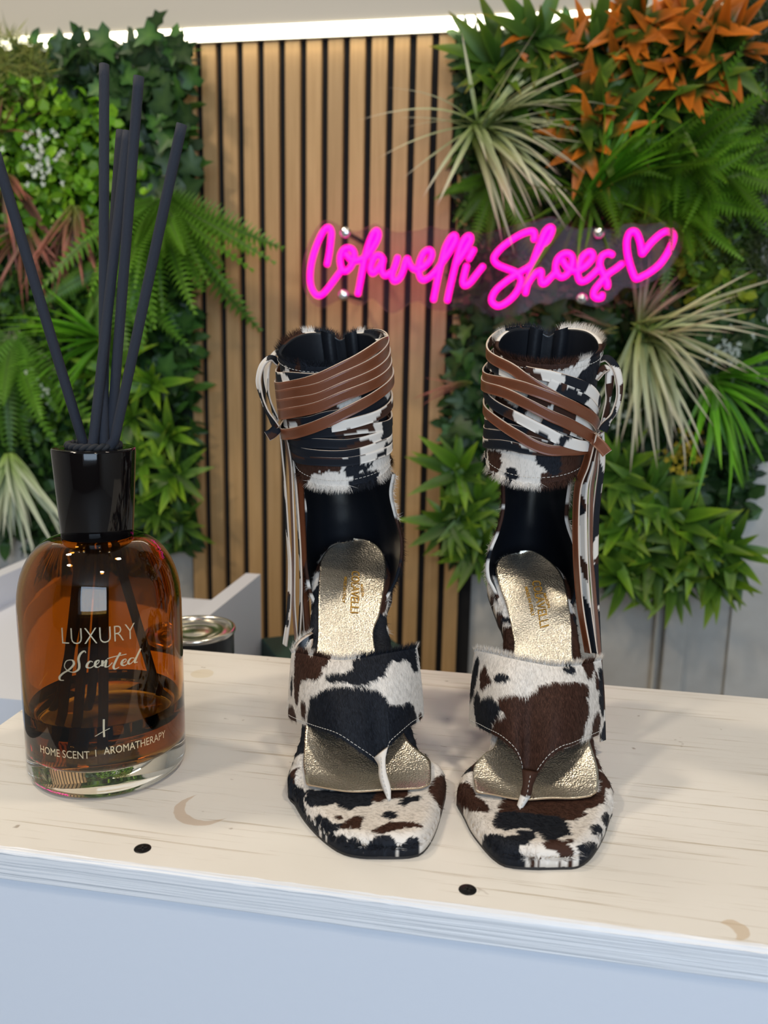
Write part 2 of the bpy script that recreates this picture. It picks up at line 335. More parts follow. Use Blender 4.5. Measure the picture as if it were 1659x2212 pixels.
# ------------------------------------------------------------------ things behind the plinth
# low white unit with an upright side panel, tin and green box
un = empty('storage_unit', (-0.5, 0.85, -0.95), 'low white storage unit with upright side panel behind the tin', 'storage unit')
e = U(563, 1240, 0.99); xb = e[0]; zt = e[2]
mk('side_panel', *box(xb-0.019, xb, 0.66, 0.99, -0.95, zt), M['paint_panel'], un, False)
mk('shelf', *box(xb-0.30, xb-0.019, 0.66, 0.99, -0.10, -0.082), M['paint_panel'], un, False)
mk('side_panel', *box(xb-0.319, xb-0.30, 0.66, 0.99, -0.95, zt), M['paint_panel'], un, False)
mk('front_panel', *box(xb-0.30, xb-0.019, 0.66, 0.674, -0.95, -0.10), M['paint_panel'], un, False)
st = empty('side_shelf', (-0.2, 0.70, -0.95), 'white low shelf step behind the plinth carrying the tin', 'shelf')
rim = U(420, 1355, 0.655)
tb = rim[2]-0.085
mk('top', *box(xb-0.06, -0.02, 0.613, 0.659, tb-0.014, tb), M['paint_panel'], st, False)
mk('front', *box(xb-0.06, -0.02, 0.613, 0.625, -0.95, tb-0.014), M['paint_panel'], st, False)
can = empty('paint_tin', (rim[0], 0.655, tb), 'round black tin with shiny metal lid behind the bottle', 'tin')
rc = 0.0335; hc_ = rim[2]-tb
st.location.z = -0.95
V, F = lathe([(0.0, 0.0), (rc-0.002, 0.0), (rc-0.0005, 0.0015), (rc-0.0005, hc_-0.006), (rc-0.001, hc_-0.004)], 72, (rim[0], 0.655, tb)); mk('body', V, F, M['tin_black'], can)
V, F = lathe([(rc-0.001, hc_-0.005), (rc+0.0006, hc_-0.004), (rc+0.0012, hc_-0.002), (rc+0.0006, hc_-0.0003), (rc-0.0012, hc_), (rc-0.0026, hc_-0.0008), (rc-0.0032, hc_-0.003)], 72, (rim[0], 0.655, tb)); mk('rim', V, F, M['tin'], can)
V, F = lathe([(rc-0.0032, hc_-0.003), (rc-0.007, hc_-0.0032), (rc-0.008, hc_-0.0026), (rc-0.012, hc_-0.0026), (rc-0.013, hc_-0.0036), (rc-0.022, hc_-0.0036), (rc-0.023, hc_-0.003), (0.0, hc_-0.003)], 72, (rim[0], 0.655, tb)); mk('lid', V, F, M['tin'], can)
# green box, turned on the floor unit
gc = U(640, 1400, 0.98)
gb = empty('green_box', (gc[0]+0.062, 0.99, gc[2]-0.12), 'dark green card box with raised lid behind the left sandal', 'box')
def rbox(x0, x1, y0, y1, z0, z1, ang, c):
    V, F = box(x0, x1, y0, y1, z0, z1); R_ = np.array([[math.cos(ang), -math.sin(ang), 0], [math.sin(ang), math.cos(ang), 0], [0, 0, 1]]); return np.array(V)@R_.T+c, F
GB = np.array(gb.location); ga = math.radians(33)
bevel(mk('body', *rbox(-0.09, 0.06, -0.06, 0.06, 0.0, 0.10, ga, GB), M['green_box'], gb, False), 0.002)
bevel(mk('lid', *rbox(-0.093, 0.063, -0.063, 0.063, 0.10, 0.125, ga, GB), M['green_box'], gb, False), 0.002)
gs = empty('low_table', (-0.1, 1.0, -0.95), 'low white table behind the plinth under the green box', 'table')
mk('table_top', *box(xb+0.01, 0.12, 0.86, 1.14, GB[2]-0.018, GB[2]), M['paint_panel'], gs, False)
for x_ in (xb+0.02, 0.09):
    for y_ in (0.87, 1.11): mk('leg', *box(x_, x_+0.02, y_, y_+0.02, -0.95, GB[2]-0.018), M['paint_panel'], gs, False)
# ------------------------------------------------------------------ diffuser bottle
BC = np.array([-0.2345, 0.4250, 0.0]); BR = 0.0439
bo = empty('diffuser_bottle', tuple(BC), 'amber glass reed diffuser bottle with black collar and gold lettering', 'bottle')
sh = []
for k in range(13):
    t = k/12*math.pi/2; sh.append((0.0192+(BR-0.0192)*math.cos(t)**0.9 if k < 12 else 0.0192, 0.0965+0.0382*math.sin(t)))
outer = [(0.0, 0.0012), (0.030, 0.0009), (0.0385, 0.0), (0.0412, 0.0006), (0.0430, 0.0024), (BR, 0.0055), (BR, 0.03), (BR, 0.06), (BR, 0.085)]+sh+[(0.0165, 0.1350), (0.0165, 0.150), (0.0140, 0.150)]
inner = [(0.0140, 0.1365)]+[(max(r-0.0028, 0.014), z-0.0018) for r, z in sh[::-1][1:]]+[(BR-0.0026, 0.085), (BR-0.0026, 0.05), (BR-0.0026, 0.022), (BR-0.0036, 0.0165), (BR-0.008, 0.0145), (0.0, 0.0140)]
V, F = lathe(outer+inner, 96, BC); mk('glass', V, F, M['amber'], bo)
li = [(0.0, 0.0142), (BR-0.008, 0.0147), (BR-0.0034, 0.0167), (BR-0.0024, 0.0222), (BR-0.0024, 0.0415), (BR-0.0030, 0.0407), (BR-0.006, 0.0403), (0.0, 0.0403)]
V, F = lathe(li, 96, BC); mk('liquid', V, F, M['perfume'], bo)
V, F = lathe([(0.0150, 0.1360), (0.0188, 0.1351), (0.0191, 0.1356), (0.0219, 0.1825), (0.0217, 0.1836), (0.0208, 0.1840), (0.0125, 0.1840), (0.0118, 0.1832), (0.0118, 0.160)], 80, BC); cp = mk('collar', V, F, M['cap'], bo)
V, F = lathe([(0.0118, 0.1835), (0.0, 0.1835)], 40, BC); mk('plug', V, F, M['rope'], cp)
for q in range(2):                                # braided cord ring on the collar
    P = [BC+np.array([(0.0132+0.0007*math.cos(11*t+q*math.pi))*math.cos(t), (0.0132+0.0007*math.cos(11*t+q*math.pi))*math.sin(t), 0.1852+0.0008*math.sin(11*t+q*math.pi)]) for t in np.linspace(0, 2*math.pi, 200)]
    mk('cord', *tube(P, 0.0013, 8), M['rope'], cp)
# lettering on the glass
def text_geom(body, thin=0.0, bold=0.0, res=3, spacing=1.0):
    cu = bpy.data.curves.new('t', 'FONT'); cu.body = body; cu.size = 1.0; cu.resolution_u = res; cu.offset = -thin+bold; cu.space_character = spacing
    o = bpy.data.objects.new('t', cu); COL.objects.link(o); bpy.context.view_layer.update()
    me = o.evaluated_get(bpy.context.evaluated_depsgraph_get()).to_mesh()
    V = np.array([v.co[:] for v in me.vertices]); F = [tuple(p.vertices) for p in me.polygons]
    bpy.data.objects.remove(o); bpy.data.curves.remove(cu)
    return V, F
FACE = math.atan2(-BC[1], -BC[0]+0.028)          # angle on the bottle that the lettering faces
def on_glass(u, z, lift=0.0002): a_ = FACE+u/BR; return (BC[0]+(BR+lift)*math.cos(a_), BC[1]+(BR+lift)*math.sin(a_), z)
def glass_text(name, body, u0, u1, z0, hgt, z1=None, **kw):
    V, F = text_geom(body, **kw); x0, x1 = V[:, 0].min(), V[:, 0].max(); cap_h = 0.69
    # fine split so that the glyphs follow the curve
    W = [on_glass(u0+(u1-u0)*(v[0]-x0)/(x1-x0), z0+v[1]/cap_h*hgt) for v in V]
    mk(name, W, F, M['print'], bo, False)
def glass_stroke(name, strokes, wd=0.0005):
    VV = []; FF = []
    for s_ in strokes:
        P = spline(s_, max(10, 6*len(s_))); W = np.array([on_glass(u, z, 0.00022) for u, z in P]); d = np.gradient(P, axis=0); d /= np.linalg.norm(d, axis=1)[:, None]+1e-9
        # pen-like: thin on upstrokes, thick on downstrokes
        hw = wd*(0.45+0.75*np.clip(-d[:, 1], 0, 1)); nrm = np.c_[-d[:, 1], d[:, 0]]
        A = [on_glass(*(P[i]+nrm[i]*hw[i]), 0.00022) for i in range(len(P))]; B = [on_glass(*(P[i]-nrm[i]*hw[i]), 0.00022) for i in range(len(P))]
        o_ = len(VV); VV += [p for ab in zip(A, B) for p in ab]; FF += [(o_+2*i, o_+2*i+1, o_+2*i+3, o_+2*i+2) for i in range(len(P)-1)]
    mk(name, VV, FF, M['print'], bo, False)
def g_at(px, py):                                 # (u, z) on the glass front
    best = None; us = np.linspace(-0.06, 0.06, 481); d = ray(px, py)
    for u in us:
        p = np.array(on_glass(u, 0)); 
        t = (p[0]-CPOS[0])/d[0] if abs(d[0]) > 1e-6 else 0
        y_ = CPOS[1]+d[1]*t; e_ = abs(y_-p[1])
        nrm = (p-BC)[:2]
        if nrm@(-d[:2]) <= 0: continue
        if best is None or e_ < best[0]: best = (e_, u, CPOS[2]+d[2]*t)
    return best[1], best[2]
a = g_at(134, 1391); b = g_at(292, 1385)
glass_text('lettering', 'LUXURY', a[0], b[0], a[1], 0.0089, thin=0.018)
a = g_at(88, 1626); b = g_at(194, 1637); glass_text('lettering', 'HOME SCENT', a[0], b[0], (a[1]+b[1])/2, 0.0042)
a = g_at(206, 1635); glass_text('lettering', 'I', a[0], a[0]+0.0004, a[1], 0.0040, thin=0.01)
a = g_at(225, 1630); b = g_at(357, 1592); glass_text('lettering', 'AROMATHERAPY', a[0], b[0], a[1], 0.0042)
def crop8(pts): return [g_at(x*0.3255, 1280+y*0.3255) for x, y in pts]
sc = [[(570, 400), (560, 388), (535, 405), (520, 440), (525, 480), (520, 510), (490, 528), (450, 520), (428, 490), (440, 455), (480, 448), (490, 475), (460, 510), (420, 535), (395, 560), (400, 580), (425, 582)],
      [(615, 462), (600, 455), (580, 475), (578, 495), (600, 500), (625, 485)], [(630, 485), (655, 465), (655, 450), (635, 460), (630, 485), (650, 495), (680, 475)],
      [(680, 450), (678, 490)], [(678, 485), (700, 450), (705, 455), (700, 490), (720, 490), (745, 465)], [(800, 398), (775, 440), (755, 490), (765, 507), (790, 495)], [(710, 440), (760, 425), (840, 408)],
      [(805, 475), (835, 455), (835, 440), (815, 450), (805, 475), (825, 485), (855, 465)], [(890, 435), (870, 435), (850, 460), (860, 475), (885, 455), (900, 430)], [(932, 372), (905, 430), (895, 462), (912, 462)]]
glass_stroke('script_lettering', [crop8(s_) for s_ in sc])
glass_stroke('plus_sign', [crop8([(690, 840), (690, 900), (690, 960)]), crop8([(630, 955), (680, 925), (730, 900)])], 0.0004)
# reeds: each runs through the collar down to the bottle floor
reeds = [((-10, 330), (180, 957), 0.402, 0.428, 'black diffuser reed leaning far left out of the bottle'), ((225, 140), (224, 957), 0.452, 0.4235, 'tallest upright black diffuser reed in the bottle'),
         ((300, 165), (239, 957), 0.430, 0.4285, 'second tallest black diffuser reed leaning slightly right'), ((261, 283), (212, 957), 0.472, 0.4320, 'short black diffuser reed, left one of the close middle pair'),
         ((276, 284), (201, 957), 0.440, 0.4190, 'short black diffuser reed, right one of the close middle pair'), ((393, 268), (246, 957), 0.418, 0.4200, 'black diffuser reed leaning furthest right out of the bottle')]
for (t_, b_, yt, yb, lab) in reeds:
    A = U(*t_, yt); B = U(*b_, yb); d = (B-A)/np.linalg.norm(B-A)
    Lmax = (0.0165-A[2])/d[2]
    P = [A+d*k for k in np.linspace(0, Lmax, 60)]
    # keep the foot inside the glass
    for p in P:
        q = p[:2]-BC[:2]; r_ = np.linalg.norm(q)
        lim = 0.0095 if 0.135 < p[2] < 0.185 else (BR-0.0065 if p[2] < 0.135 else 9)
        if r_ > lim: p[:2] = BC[:2]+q*lim/r_
    ro = mk('diffuser_reed', np.array(tube(P, 0.00265, 14)[0]), tube(P, 0.00265, 14)[1], M['reed']); tag(ro, lab, 'reed', 'reeds in the diffuser bottle')
# ------------------------------------------------------------------ neon sign
YS = 1.475
def n1(p): return U(640+p[0]/3.6867, 450+p[1]/3.6867, YS)
def n2(p): return U(1030+p[0]/3.5298, 450+p[1]/3.5298, YS)
ng = U(1060, 650, YS)
ns = empty('neon_sign', tuple(ng), 'pink neon script sign with heart on clear acrylic before the wall', 'sign')
A1 = {'letter_c': [[(245, 450), (262, 360), (275, 260), (280, 190), (262, 155), (230, 165), (185, 240), (140, 360), (115, 470), (110, 570), (125, 640), (160, 690), (200, 690), (250, 640), (310, 560), (365, 485)]],
 'letter_o': [[(365, 485), (350, 430), (355, 365), (385, 322), (430, 318), (460, 350), (458, 410), (430, 470), (395, 500), (365, 490), (352, 450)], [(395, 365), (430, 405), (480, 418), (528, 402)]],
 'letter_l': [[(490, 685), (505, 610), (525, 500), (545, 400), (575, 290), (610, 205), (640, 178), (655, 205), (640, 260), (600, 330), (560, 385), (528, 402)]],
 'letter_a': [[(695, 410), (670, 378), (635, 380), (605, 425), (590, 485), (608, 518), (645, 490), (680, 435), (692, 408), (682, 470), (690, 520), (715, 535), (752, 508)]],
 'letter_v': [[(808, 388), (790, 450), (765, 520), (765, 560), (785, 580), (820, 560), (850, 500), (870, 430), (885, 400), (900, 440), (930, 480), (960, 490)]],
 'letter_e': [[(960, 490), (1010, 470), (1060, 420), (1080, 360), (1060, 332), (1020, 350), (985, 420), (975, 500), (990, 555), (1020, 570), (1070, 540), (1120, 490)]],
 'letter_l ': [[(1120, 490), (1170, 420), (1230, 330), (1270, 250), (1260, 215), (1230, 235), (1190, 310), (1165, 400), (1140, 500), (1110, 640), (1092, 732)]],
 'letter_l  ': [[(1270, 445), (1310, 390), (1355, 320), (1388, 255), (1383, 222), (1350, 232), (1310, 300), (1280, 400), (1250, 520), (1220, 650), (1202, 738)]],
 'letter_i': [[(1357, 455), (1337, 530), (1327, 590), (1345, 615), (1385, 590), (1440, 520), (1488, 460)]], 'letter_dot': [[(1372, 405), (1395, 365), (1415, 328)]]}
A2 = {'letter_s': [[(435, 240), (440, 195), (425, 175), (370, 185), (290, 225), (200, 290), (145, 350), (130, 390), (160, 430), (230, 460), (300, 490), (335, 540), (325, 600), (280, 670), (215, 725), (160, 745), (120, 720), (115, 680), (150, 620), (220, 560), (290, 510), (350, 475), (410, 440)]],
 'letter_h': [[(410, 440), (460, 390), (515, 295), (558, 210), (575, 160), (555, 145), (520, 180), (490, 250), (450, 350), (420, 440), (395, 540), (370, 650)], [(388, 575), (425, 520), (460, 487), (490, 482), (490, 530), (497, 570), (522, 570), (560, 530), (600, 490)]],
 'letter_o': [[(600, 490), (602, 430), (622, 380), (662, 347), (710, 350), (730, 390), (720, 450), (690, 500), (650, 525), (617, 505), (606, 470)], [(655, 395), (685, 445), (738, 480)]],
 'letter_e': [[(738, 480), (800, 460), (850, 420), (885, 370), (870, 335), (830, 345), (790, 400), (775, 460), (770, 510), (790, 555), (830, 550), (880, 510), (930, 460)]],
 'letter_s ': [[(1035, 355), (1000, 342), (955, 365), (937, 420), (950, 470), (975, 520), (995, 565), (995, 602)], [(1108, 422), (1060, 460), (1000, 502), (940, 570), (900, 620), (890, 660), (915, 685), (950, 680), (955, 655)]],
 'heart': [[(1260, 350), (1253, 300), (1240, 240), (1212, 182), (1170, 182), (1145, 240), (1145, 320), (1160, 400), (1185, 480), (1212, 535), (1260, 520), (1330, 480), (1400, 420), (1460, 330), (1500, 230), (1480, 180), (1420, 185), (1340, 250), (1285, 318), (1260, 350)]]}
for D, fn in ((A1, n1), (A2, n2)):
    for nm, strokes in D.items():
        VV = []; FF = []
        for s_ in strokes:
            P = spline([fn(p) for p in s_], 10*len(s_)); rd = np.full(len(P), 0.0054)
            e0 = P[0]-(P[1]-P[0])/np.linalg.norm(P[1]-P[0])*0.0035; e1 = P[-1]+(P[-1]-P[-2])/np.linalg.norm(P[-1]-P[-2])*0.0035
            P = np.vstack([e0, P, e1]); rd = np.r_[0.003, rd, 0.003]
            V, F = tube(P, 0, 10, True, rd); o_ = len(VV); VV += list(V); FF += [tuple(i+o_ for i in f) for f in F]
        mk(nm.strip(), VV, FF, M['neon'], ns)
out = [n1(p) for p in ((45, 560), (50, 420), (80, 300), (130, 190), (190, 110), (245, 90), (310, 115), (390, 165), (480, 180), (550, 150), (620, 118), (700, 150), (790, 185), (900, 180), (1000, 165), (1070, 140), (1160, 165), (1240, 160), (1330, 170), (1420, 185))]
out += [n2(p) for p in ((60, 190), (180, 150), (330, 115), (450, 90), (560, 60), (640, 90), (760, 150), (900, 140), (1040, 150), (1160, 110), (1260, 120), (1380, 110), (1490, 90), (1570, 150), (1570, 280), (1500, 420), (1380, 530), (1230, 610), (1120, 600), (1040, 690), (930, 745), (840, 735), (740, 690), (640, 690), (560, 730), (470, 720), (380, 780), (290, 820), (190, 826), (90, 815), (30, 770))]
out += [n1(p) for p in ((1470, 790), (1400, 762), (1330, 762), (1270, 790), (1210, 815), (1130, 810), (1060, 800), (1010, 762), (970, 738), (900, 752), (830, 800), (760, 835), (700, 808), (640, 742), (580, 716), (530, 758), (480, 770), (400, 737), (330, 726), (260, 760), (200, 790), (110, 745), (60, 650))]
out = spline(out, 240, True)[:-1]
bk = np.array([0, 0.0085, 0]); th = np.array([0, 0.004, 0]); k = len(out)
V = np.vstack([out+bk, out+bk+th]); F = [tuple(range(k)), tuple(range(k, 2*k))[::-1]]
mk('acrylic_panel', V, F, M['acrylic'], ns, False)
mk('acrylic_edge', V, [(i, (i+1) % k, (i+1) % k+k, i+k) for i in range(k)], M['acrylic_edge'], ns)
for p in (n1((393, 195)), n1((378, 690)), n2((930, 190)), n2((800, 690))):
    prof = [(0.0, 0.012), (0.006, 0.011), (0.0088, 0.009), (0.009, 0.004), (0.006, 0.002), (0.005, -0.13)]
    V, F = lathe(prof, 24); V = [(p[0]+x, p[1]+0.004-z, p[2]+y) for x, y, z in V]; mk('standoff_screw', V, F, M['chrome'], ns)
# ------------------------------------------------------------------ sandals
WHITE, BLACK, BROWN = np.array([0.72, 0.66, 0.59]), np.array([0.011, 0.013, 0.018]), np.array([0.046, 0.020, 0.013])
def cow(p, seed=0.0, sc=34.0):
    """hide pattern by place on the hide: white with black and brown patches"""
    p = np.asarray(p, float); q = p*sc+seed
    w1 = np.c_[fbm(q*1.9+5, 2), fbm(q*1.9+31, 2), fbm(q*1.9+77, 2)]*0.9
    n1_ = fbm(q+w1, 2); n2_ = fbm(q*1.05+w1+43.7, 2)
    C = np.tile(WHITE, (len(p), 1)); C[n2_ > 0.565] = BROWN; C[n1_ > 0.545] = BLACK
    return C
def in_poly(P, poly):
    x, y = P[:, 0], P[:, 1]; ins = np.zeros(len(P), bool); k = len(poly)
    for i in range(k):
        x1, y1 = poly[i]; x2, y2 = poly[(i+1) % k]
        if y1 == y2: continue
        c_ = ((y1 > y) != (y2 > y)) & (x < (x2-x1)*(y-y1)/(y2-y1)+x1); ins ^= c_
    return ins
def ell(cx, cy, rx, ry): return [(cx+rx*math.cos(t), cy+ry*math.sin(t)) for t in np.linspace(0, 2*math.pi, 17)[:-1]]
def jitter(C, p, amt=0.12):
    return C*(1+amt*(2*RNG.random((len(C), 1))-1))
def hair(name, P, Nn, D, C, length, parent, width=0.00016, lift=0.25, spread=0.35):
    """short hide hair: one sliver per hair, standing off the surface by lift"""
    k = len(P); r = RNG.normal(size=(k, 3))*spread; d = D+r; d -= Nn*np.sum(d*Nn, 1)[:, None]; d /= np.linalg.norm(d, axis=1)[:, None]+1e-9
    lf = lift*(0.5+RNG.random((k, 1))); d = d+Nn*lf; d /= np.linalg.norm(d, axis=1)[:, None]
    side = np.cross(d, Nn); side /= np.linalg.norm(side, axis=1)[:, None]+1e-9
    ln = (np.asarray(length)*(0.6+0.7*RNG.random(k)))[:, None]
    V = np.empty((k, 3, 3)); V[:, 0] = P-side*width*0.6; V[:, 1] = P+side*width*0.6; V[:, 2] = P+d*ln
    dark = (C.sum(1) < 0.3)[:, None]; C = np.where(dark, C*(0.45+2.1*RNG.random((k, 1))**3), C*(0.72+0.42*RNG.random((k, 1)))); C = np.repeat(np.clip(C, 0, 1), 3, axis=0)
    mk(name, V.reshape(-1, 3), np.arange(k*3).reshape(-1, 3), M['fur'], parent, False, cols=C, kind='stuff')
def surf_samples(G, count, jig=None):
    """random points of a grid surface G[n,m,3] with normals and the two tangents"""
    n_, m_ = G.shape[:2]; i = RNG.integers(0, n_-1, count*3); j = RNG.integers(0, m_-1, count*3); a_, b_, c_, d_ = G[i, j], G[i+1, j], G[i+1, j+1], G[i, j+1]
    ar = np.linalg.norm(np.cross(b_-a_, d_-a_), axis=1); pick = RNG.choice(len(i), count, p=ar/ar.sum()); i, j, a_, b_, c_, d_ = (q[pick] for q in (i, j, a_, b_, c_, d_))
    u = RNG.random((count, 1)); v = RNG.random((count, 1)); P = a_*(1-u)*(1-v)+b_*u*(1-v)+c_*u*v+d_*(1-u)*v
    tu = (b_-a_); tv = (d_-a_); nn = np.cross(tv, tu); nn /= np.linalg.norm(nn, axis=1)[:, None]+1e-12
    return P, nn, tu/(np.linalg.norm(tu, axis=1)[:, None]+1e-12), tv/(np.linalg.norm(tv, axis=1)[:, None]+1e-12), i, j
def stitches(name, P, Nn, parent, step=0.0024, ln=0.0016, r=0.00017):
    P = resample(P, max(2, int(np.sum(np.linalg.norm(np.diff(P, axis=0), axis=1))/step)*2)); VV = []; FF = []
    for i in range(0, len(P)-1, 2):
        d = P[i+1]-P[i]; d = d/np.linalg.norm(d)*ln; V, F = tube([P[i], P[i]+d*0.5, P[i]+d], r, 5); o_ = len(VV); VV += list(V); FF += [tuple(q+o_ for q in f) for f in F]
    mk(name, VV, FF, M['thread'], parent, kind='stuff')

def sandal(D, label):
    c5 = lambda p: (D['cx']+p[0]/4.1475, D['cy']+p[1]/4.1475)
    c3 = lambda p: (D['hx']+p[0]/4.366, D['hy']+p[1]/4.366)
    toe = UZ(*D['toe'], 0.004)[:2]; heel = np.array(D['heel']); ax = heel-toe; LEN = np.linalg.norm(ax); ax /= LEN
    lat = np.array([ax[1], -ax[0]])                     # to the right as seen from the camera
    root = empty('high_heel_sandal', (float((toe+heel)[0]/2), float((toe+heel)[1]/2), 0), label, 'shoe', 'pair of cow print sandals')
    hs_ = np.array([-0.02, 0.0, 0.03, 0.055, 0.075, 0.095, 0.115, 0.135, 0.155, 0.175, 0.20, 0.23]); hz_ = np.array([0.0125, 0.0115, 0.0105, 0.0120, 0.0205, 0.0375, 0.0590, 0.0805, 0.0970, 0.1065, 0.1120, 0.1160])
    def H(xy):
        s = (np.atleast_2d(xy)-toe)@ax; s = s*0.19/LEN
        # smooth profile
        return (np.interp(s-0.006, hs_, hz_)+np.interp(s, hs_, hz_)*2+np.interp(s+0.006, hs_, hz_))/4
    def onH(px, py, dz=0.0):
        d = ray(px, py); ts = np.linspace(0.25, 0.75, 1500); P = CPOS+d*ts[:, None]; f = P[:, 2]-H(P[:, :2])-dz
        k = np.where(f < 0)[0]; return P[k[0]] if len(k) else P[-1]
    # ---------------- footbed
    half = D['heel_hw']
    def side(pts, sgn):
        Q = [UZ(*c5(p), 0.0012) if p[2] == 0 else onH(*c5(p), -0.004) for p in pts]; Q = [q[:2] for q in Q]
        for f_, p in D['pad_left' if sgn < 0 else 'pad_right']:
            if f_ is D['f3']: q = onH(*f_(p), 0.0)[:2]; Q.append(q+lat*sgn*(0.0048 if p[1] > 900 else 0.0035)+ax*max(0, 0.0062-max(0, p[1]-D['pad_end'])*0.00004))
        return np.array(Q)
    Ls = side(D['left'], -1); Rs = side(D['right'], 1)
    mid_ = (Ls[-1]+Rs[-1])/2; Ls[-1] = mid_; Rs[-1] = mid_
    n_ = 210; mw = 74
    Lr = resample(spline(Ls, 500), n_); Rr = resample(spline(Rs, 500), n_)
    e_ = np.linspace(-1, 1, mw); e_ = np.sin(e_*math.pi/2*0.93)/math.sin(math.pi/2*0.93)
    XY = (Lr+Rr)[:, None]/2+(Rr-Lr)[:, None]/2*e_[None, :, None]
    hh = H(XY.reshape(-1, 2)).reshape(n_, mw)
    # the padded edge rolls over: use distance to the outline
    outl = np.vstack([resample(Lr, 160), resample(Rr, 160)]); xy_ = XY.reshape(-1, 2); dist = np.full(len(xy_), 9.0)
    for q in outl: dist = np.minimum(dist, np.hypot(xy_[:, 0]-q[0], xy_[:, 1]-q[1]))
    dist = np.maximum(dist-0.0004, 0).reshape(n_, mw); dist[:, 0] = dist[:, -1] = 0; R_ = 0.0062
    drop = np.where(dist < R_, R_-np.sqrt(np.maximum(R_**2-(R_-dist)**2, 0)), 0)
    G = np.dstack([XY, hh-drop*1.0])
    flat = G.reshape(-1, 3)
    plan = np.c_[(flat[:, :2]-toe)@lat, (flat[:, :2]-toe)@ax]
    cfl = (flat-CPOS)@RC.T; pfl = np.c_[CX+FPX*cfl[:, 0]/cfl[:, 2], CY+FPX*cfl[:, 1]/cfl[:, 2]]
    def to_plan(p):
        px, py = c5(p); d2 = (pfl[:, 0]-px)**2+(pfl[:, 1]-py)**2; k_ = np.argmin(d2); q = flat[k_] if d2[k_] < 36 else UZ(px, py, 0.001); return ((q[:2]-toe)@lat, (q[:2]-toe)@ax)
    wob = np.c_[fbm(flat*900, 2), fbm(flat*900+50, 2)]-0.5
    def toe_cols(pl, fl):
        C = cow(fl, D['seed'], 40); zone = pl[:, 1] < 0.062*LEN/0.19
        w_ = (np.c_[fbm(fl*700, 2), fbm(fl*700+50, 2)]-0.5)*0.0014; C[zone] = WHITE
        for poly, colr in D['toe_poly']:
            PP = [to_plan(p) for p in poly]; C[zone & in_poly(pl+w_, PP)] = colr
        dk = (pl[:, 1] > 0.07*LEN/0.19) & (pl[:, 1] < 0.135*LEN/0.19); C[dk & (fbm(fl*60+3, 2) > 0.40)] = BLACK if D['dark_arch'] else BROWN
        return C
    Cc = toe_cols(plan, flat)
    # underside
    Bt = flat.copy(); Bt[:, 2] = np.maximum(flat[:, 2]-0.0082, 0.0030); rim_lo = G.copy(); 
    low = np.dstack([XY, np.maximum(hh-0.0112, 0.0014)])
    V = np.vstack([flat, low.reshape(-1, 3)]); F = grid_faces(n_, mw); o_ = n_*mw
    F += [tuple(q+o_ for q in f[::-1]) for f in grid_faces(n_, mw)]
    ring = [i*mw for i in range(n_)]+[(n_-1)*mw+j for j in range(1, mw)]+[i*mw+mw-1 for i in range(n_-2, -1, -1)]+[j for j in range(mw-2, 0, -1)]
    F += [(ring[k_], ring[(k_+1) % len(ring)], ring[(k_+1) % len(ring)]+o_, ring[k_]+o_) for k_ in range(len(ring))]
    mk('footbed', V, F, M['fur'], root, cols=np.vstack([Cc, Cc]))
    # outsole under the forefoot and shank
    V = []; F = []; ns_ = 60; idx = np.linspace(0, n_-1, ns_).astype(int)
    for k_, i in enumerate(idx):
        for j in np.linspace(0, mw-1, 15).astype(int):
            q = XY[i, j]; cpt = (XY[i, 0]+XY[i, -1])/2; q = cpt+(q-cpt)*1.0; zt_ = max(hh[i, j]-0.0112, 0.0014)
            V.append((q[0], q[1], max(zt_-0.0014, 0.0)))
    nb = len(V); V += [(x, y, z+0.0016) for x, y, z in V]; F = [f[::-1] for f in grid_faces(ns_, 15)]+[tuple(q+nb for q in f) for f in grid_faces(ns_, 15)]
    rg = [i*15 for i in range(ns_)]+[(ns_-1)*15+j for j in range(1, 15)]+[i*15+14 for i in range(ns_-2, -1, -1)]+[j for j in range(13, 0, -1)]
    F += [(rg[k_], rg[(k_+1) % len(rg)], rg[(k_+1) % len(rg)]+nb, rg[k_]+nb) for k_ in range(len(rg))]
    mk('outsole', V, F, M['outsole'], root, False)
    P, nn, tu, tv, ii, jj = surf_samples(G, 26000); C = Cc.reshape(n_, mw, 3)[ii, jj]; nn[nn[:, 2] < 0] *= -1
    rim_f = np.clip(1-dist[ii, jj]/0.006, 0, 1); outw = (XY[ii, jj]-(XY[ii, 0]+XY[ii, -1])/2); outw = np.c_[outw, np.zeros(len(outw))]; outw /= np.linalg.norm(outw, axis=1)[:, None]+1e-9
    nn2 = nn+outw*rim_f[:, None]*0.7; nn2 /= np.linalg.norm(nn2, axis=1)[:, None]
    hair('fur', P, nn2, np.tile(np.append(-ax, 0), (len(P), 1))*0.4+np.tile(np.append(lat, 0), (len(P), 1))*0.8+outw*rim_f[:, None]*1.5, C, 0.0022+0.0012*rim_f, root, lift=0.16)
    # ---------------- metallic sock lining
    PLt = spline([onH(*f_(p), 0.0012) for f_, p in D['pad_left']], 120); PRt = spline([onH(*f_(p), 0.0012) for f_, p in D['pad_right']], 120)
    npd, mpd = 130, 36; PLr = resample(PLt, npd); PRr = resample(PRt, npd); GP = np.empty((npd, mpd, 3)); t_ = np.linspace(-1, 1, mpd); s_in = (PLr[0, :2]+PRr[0, :2])@ax/2-toe@ax
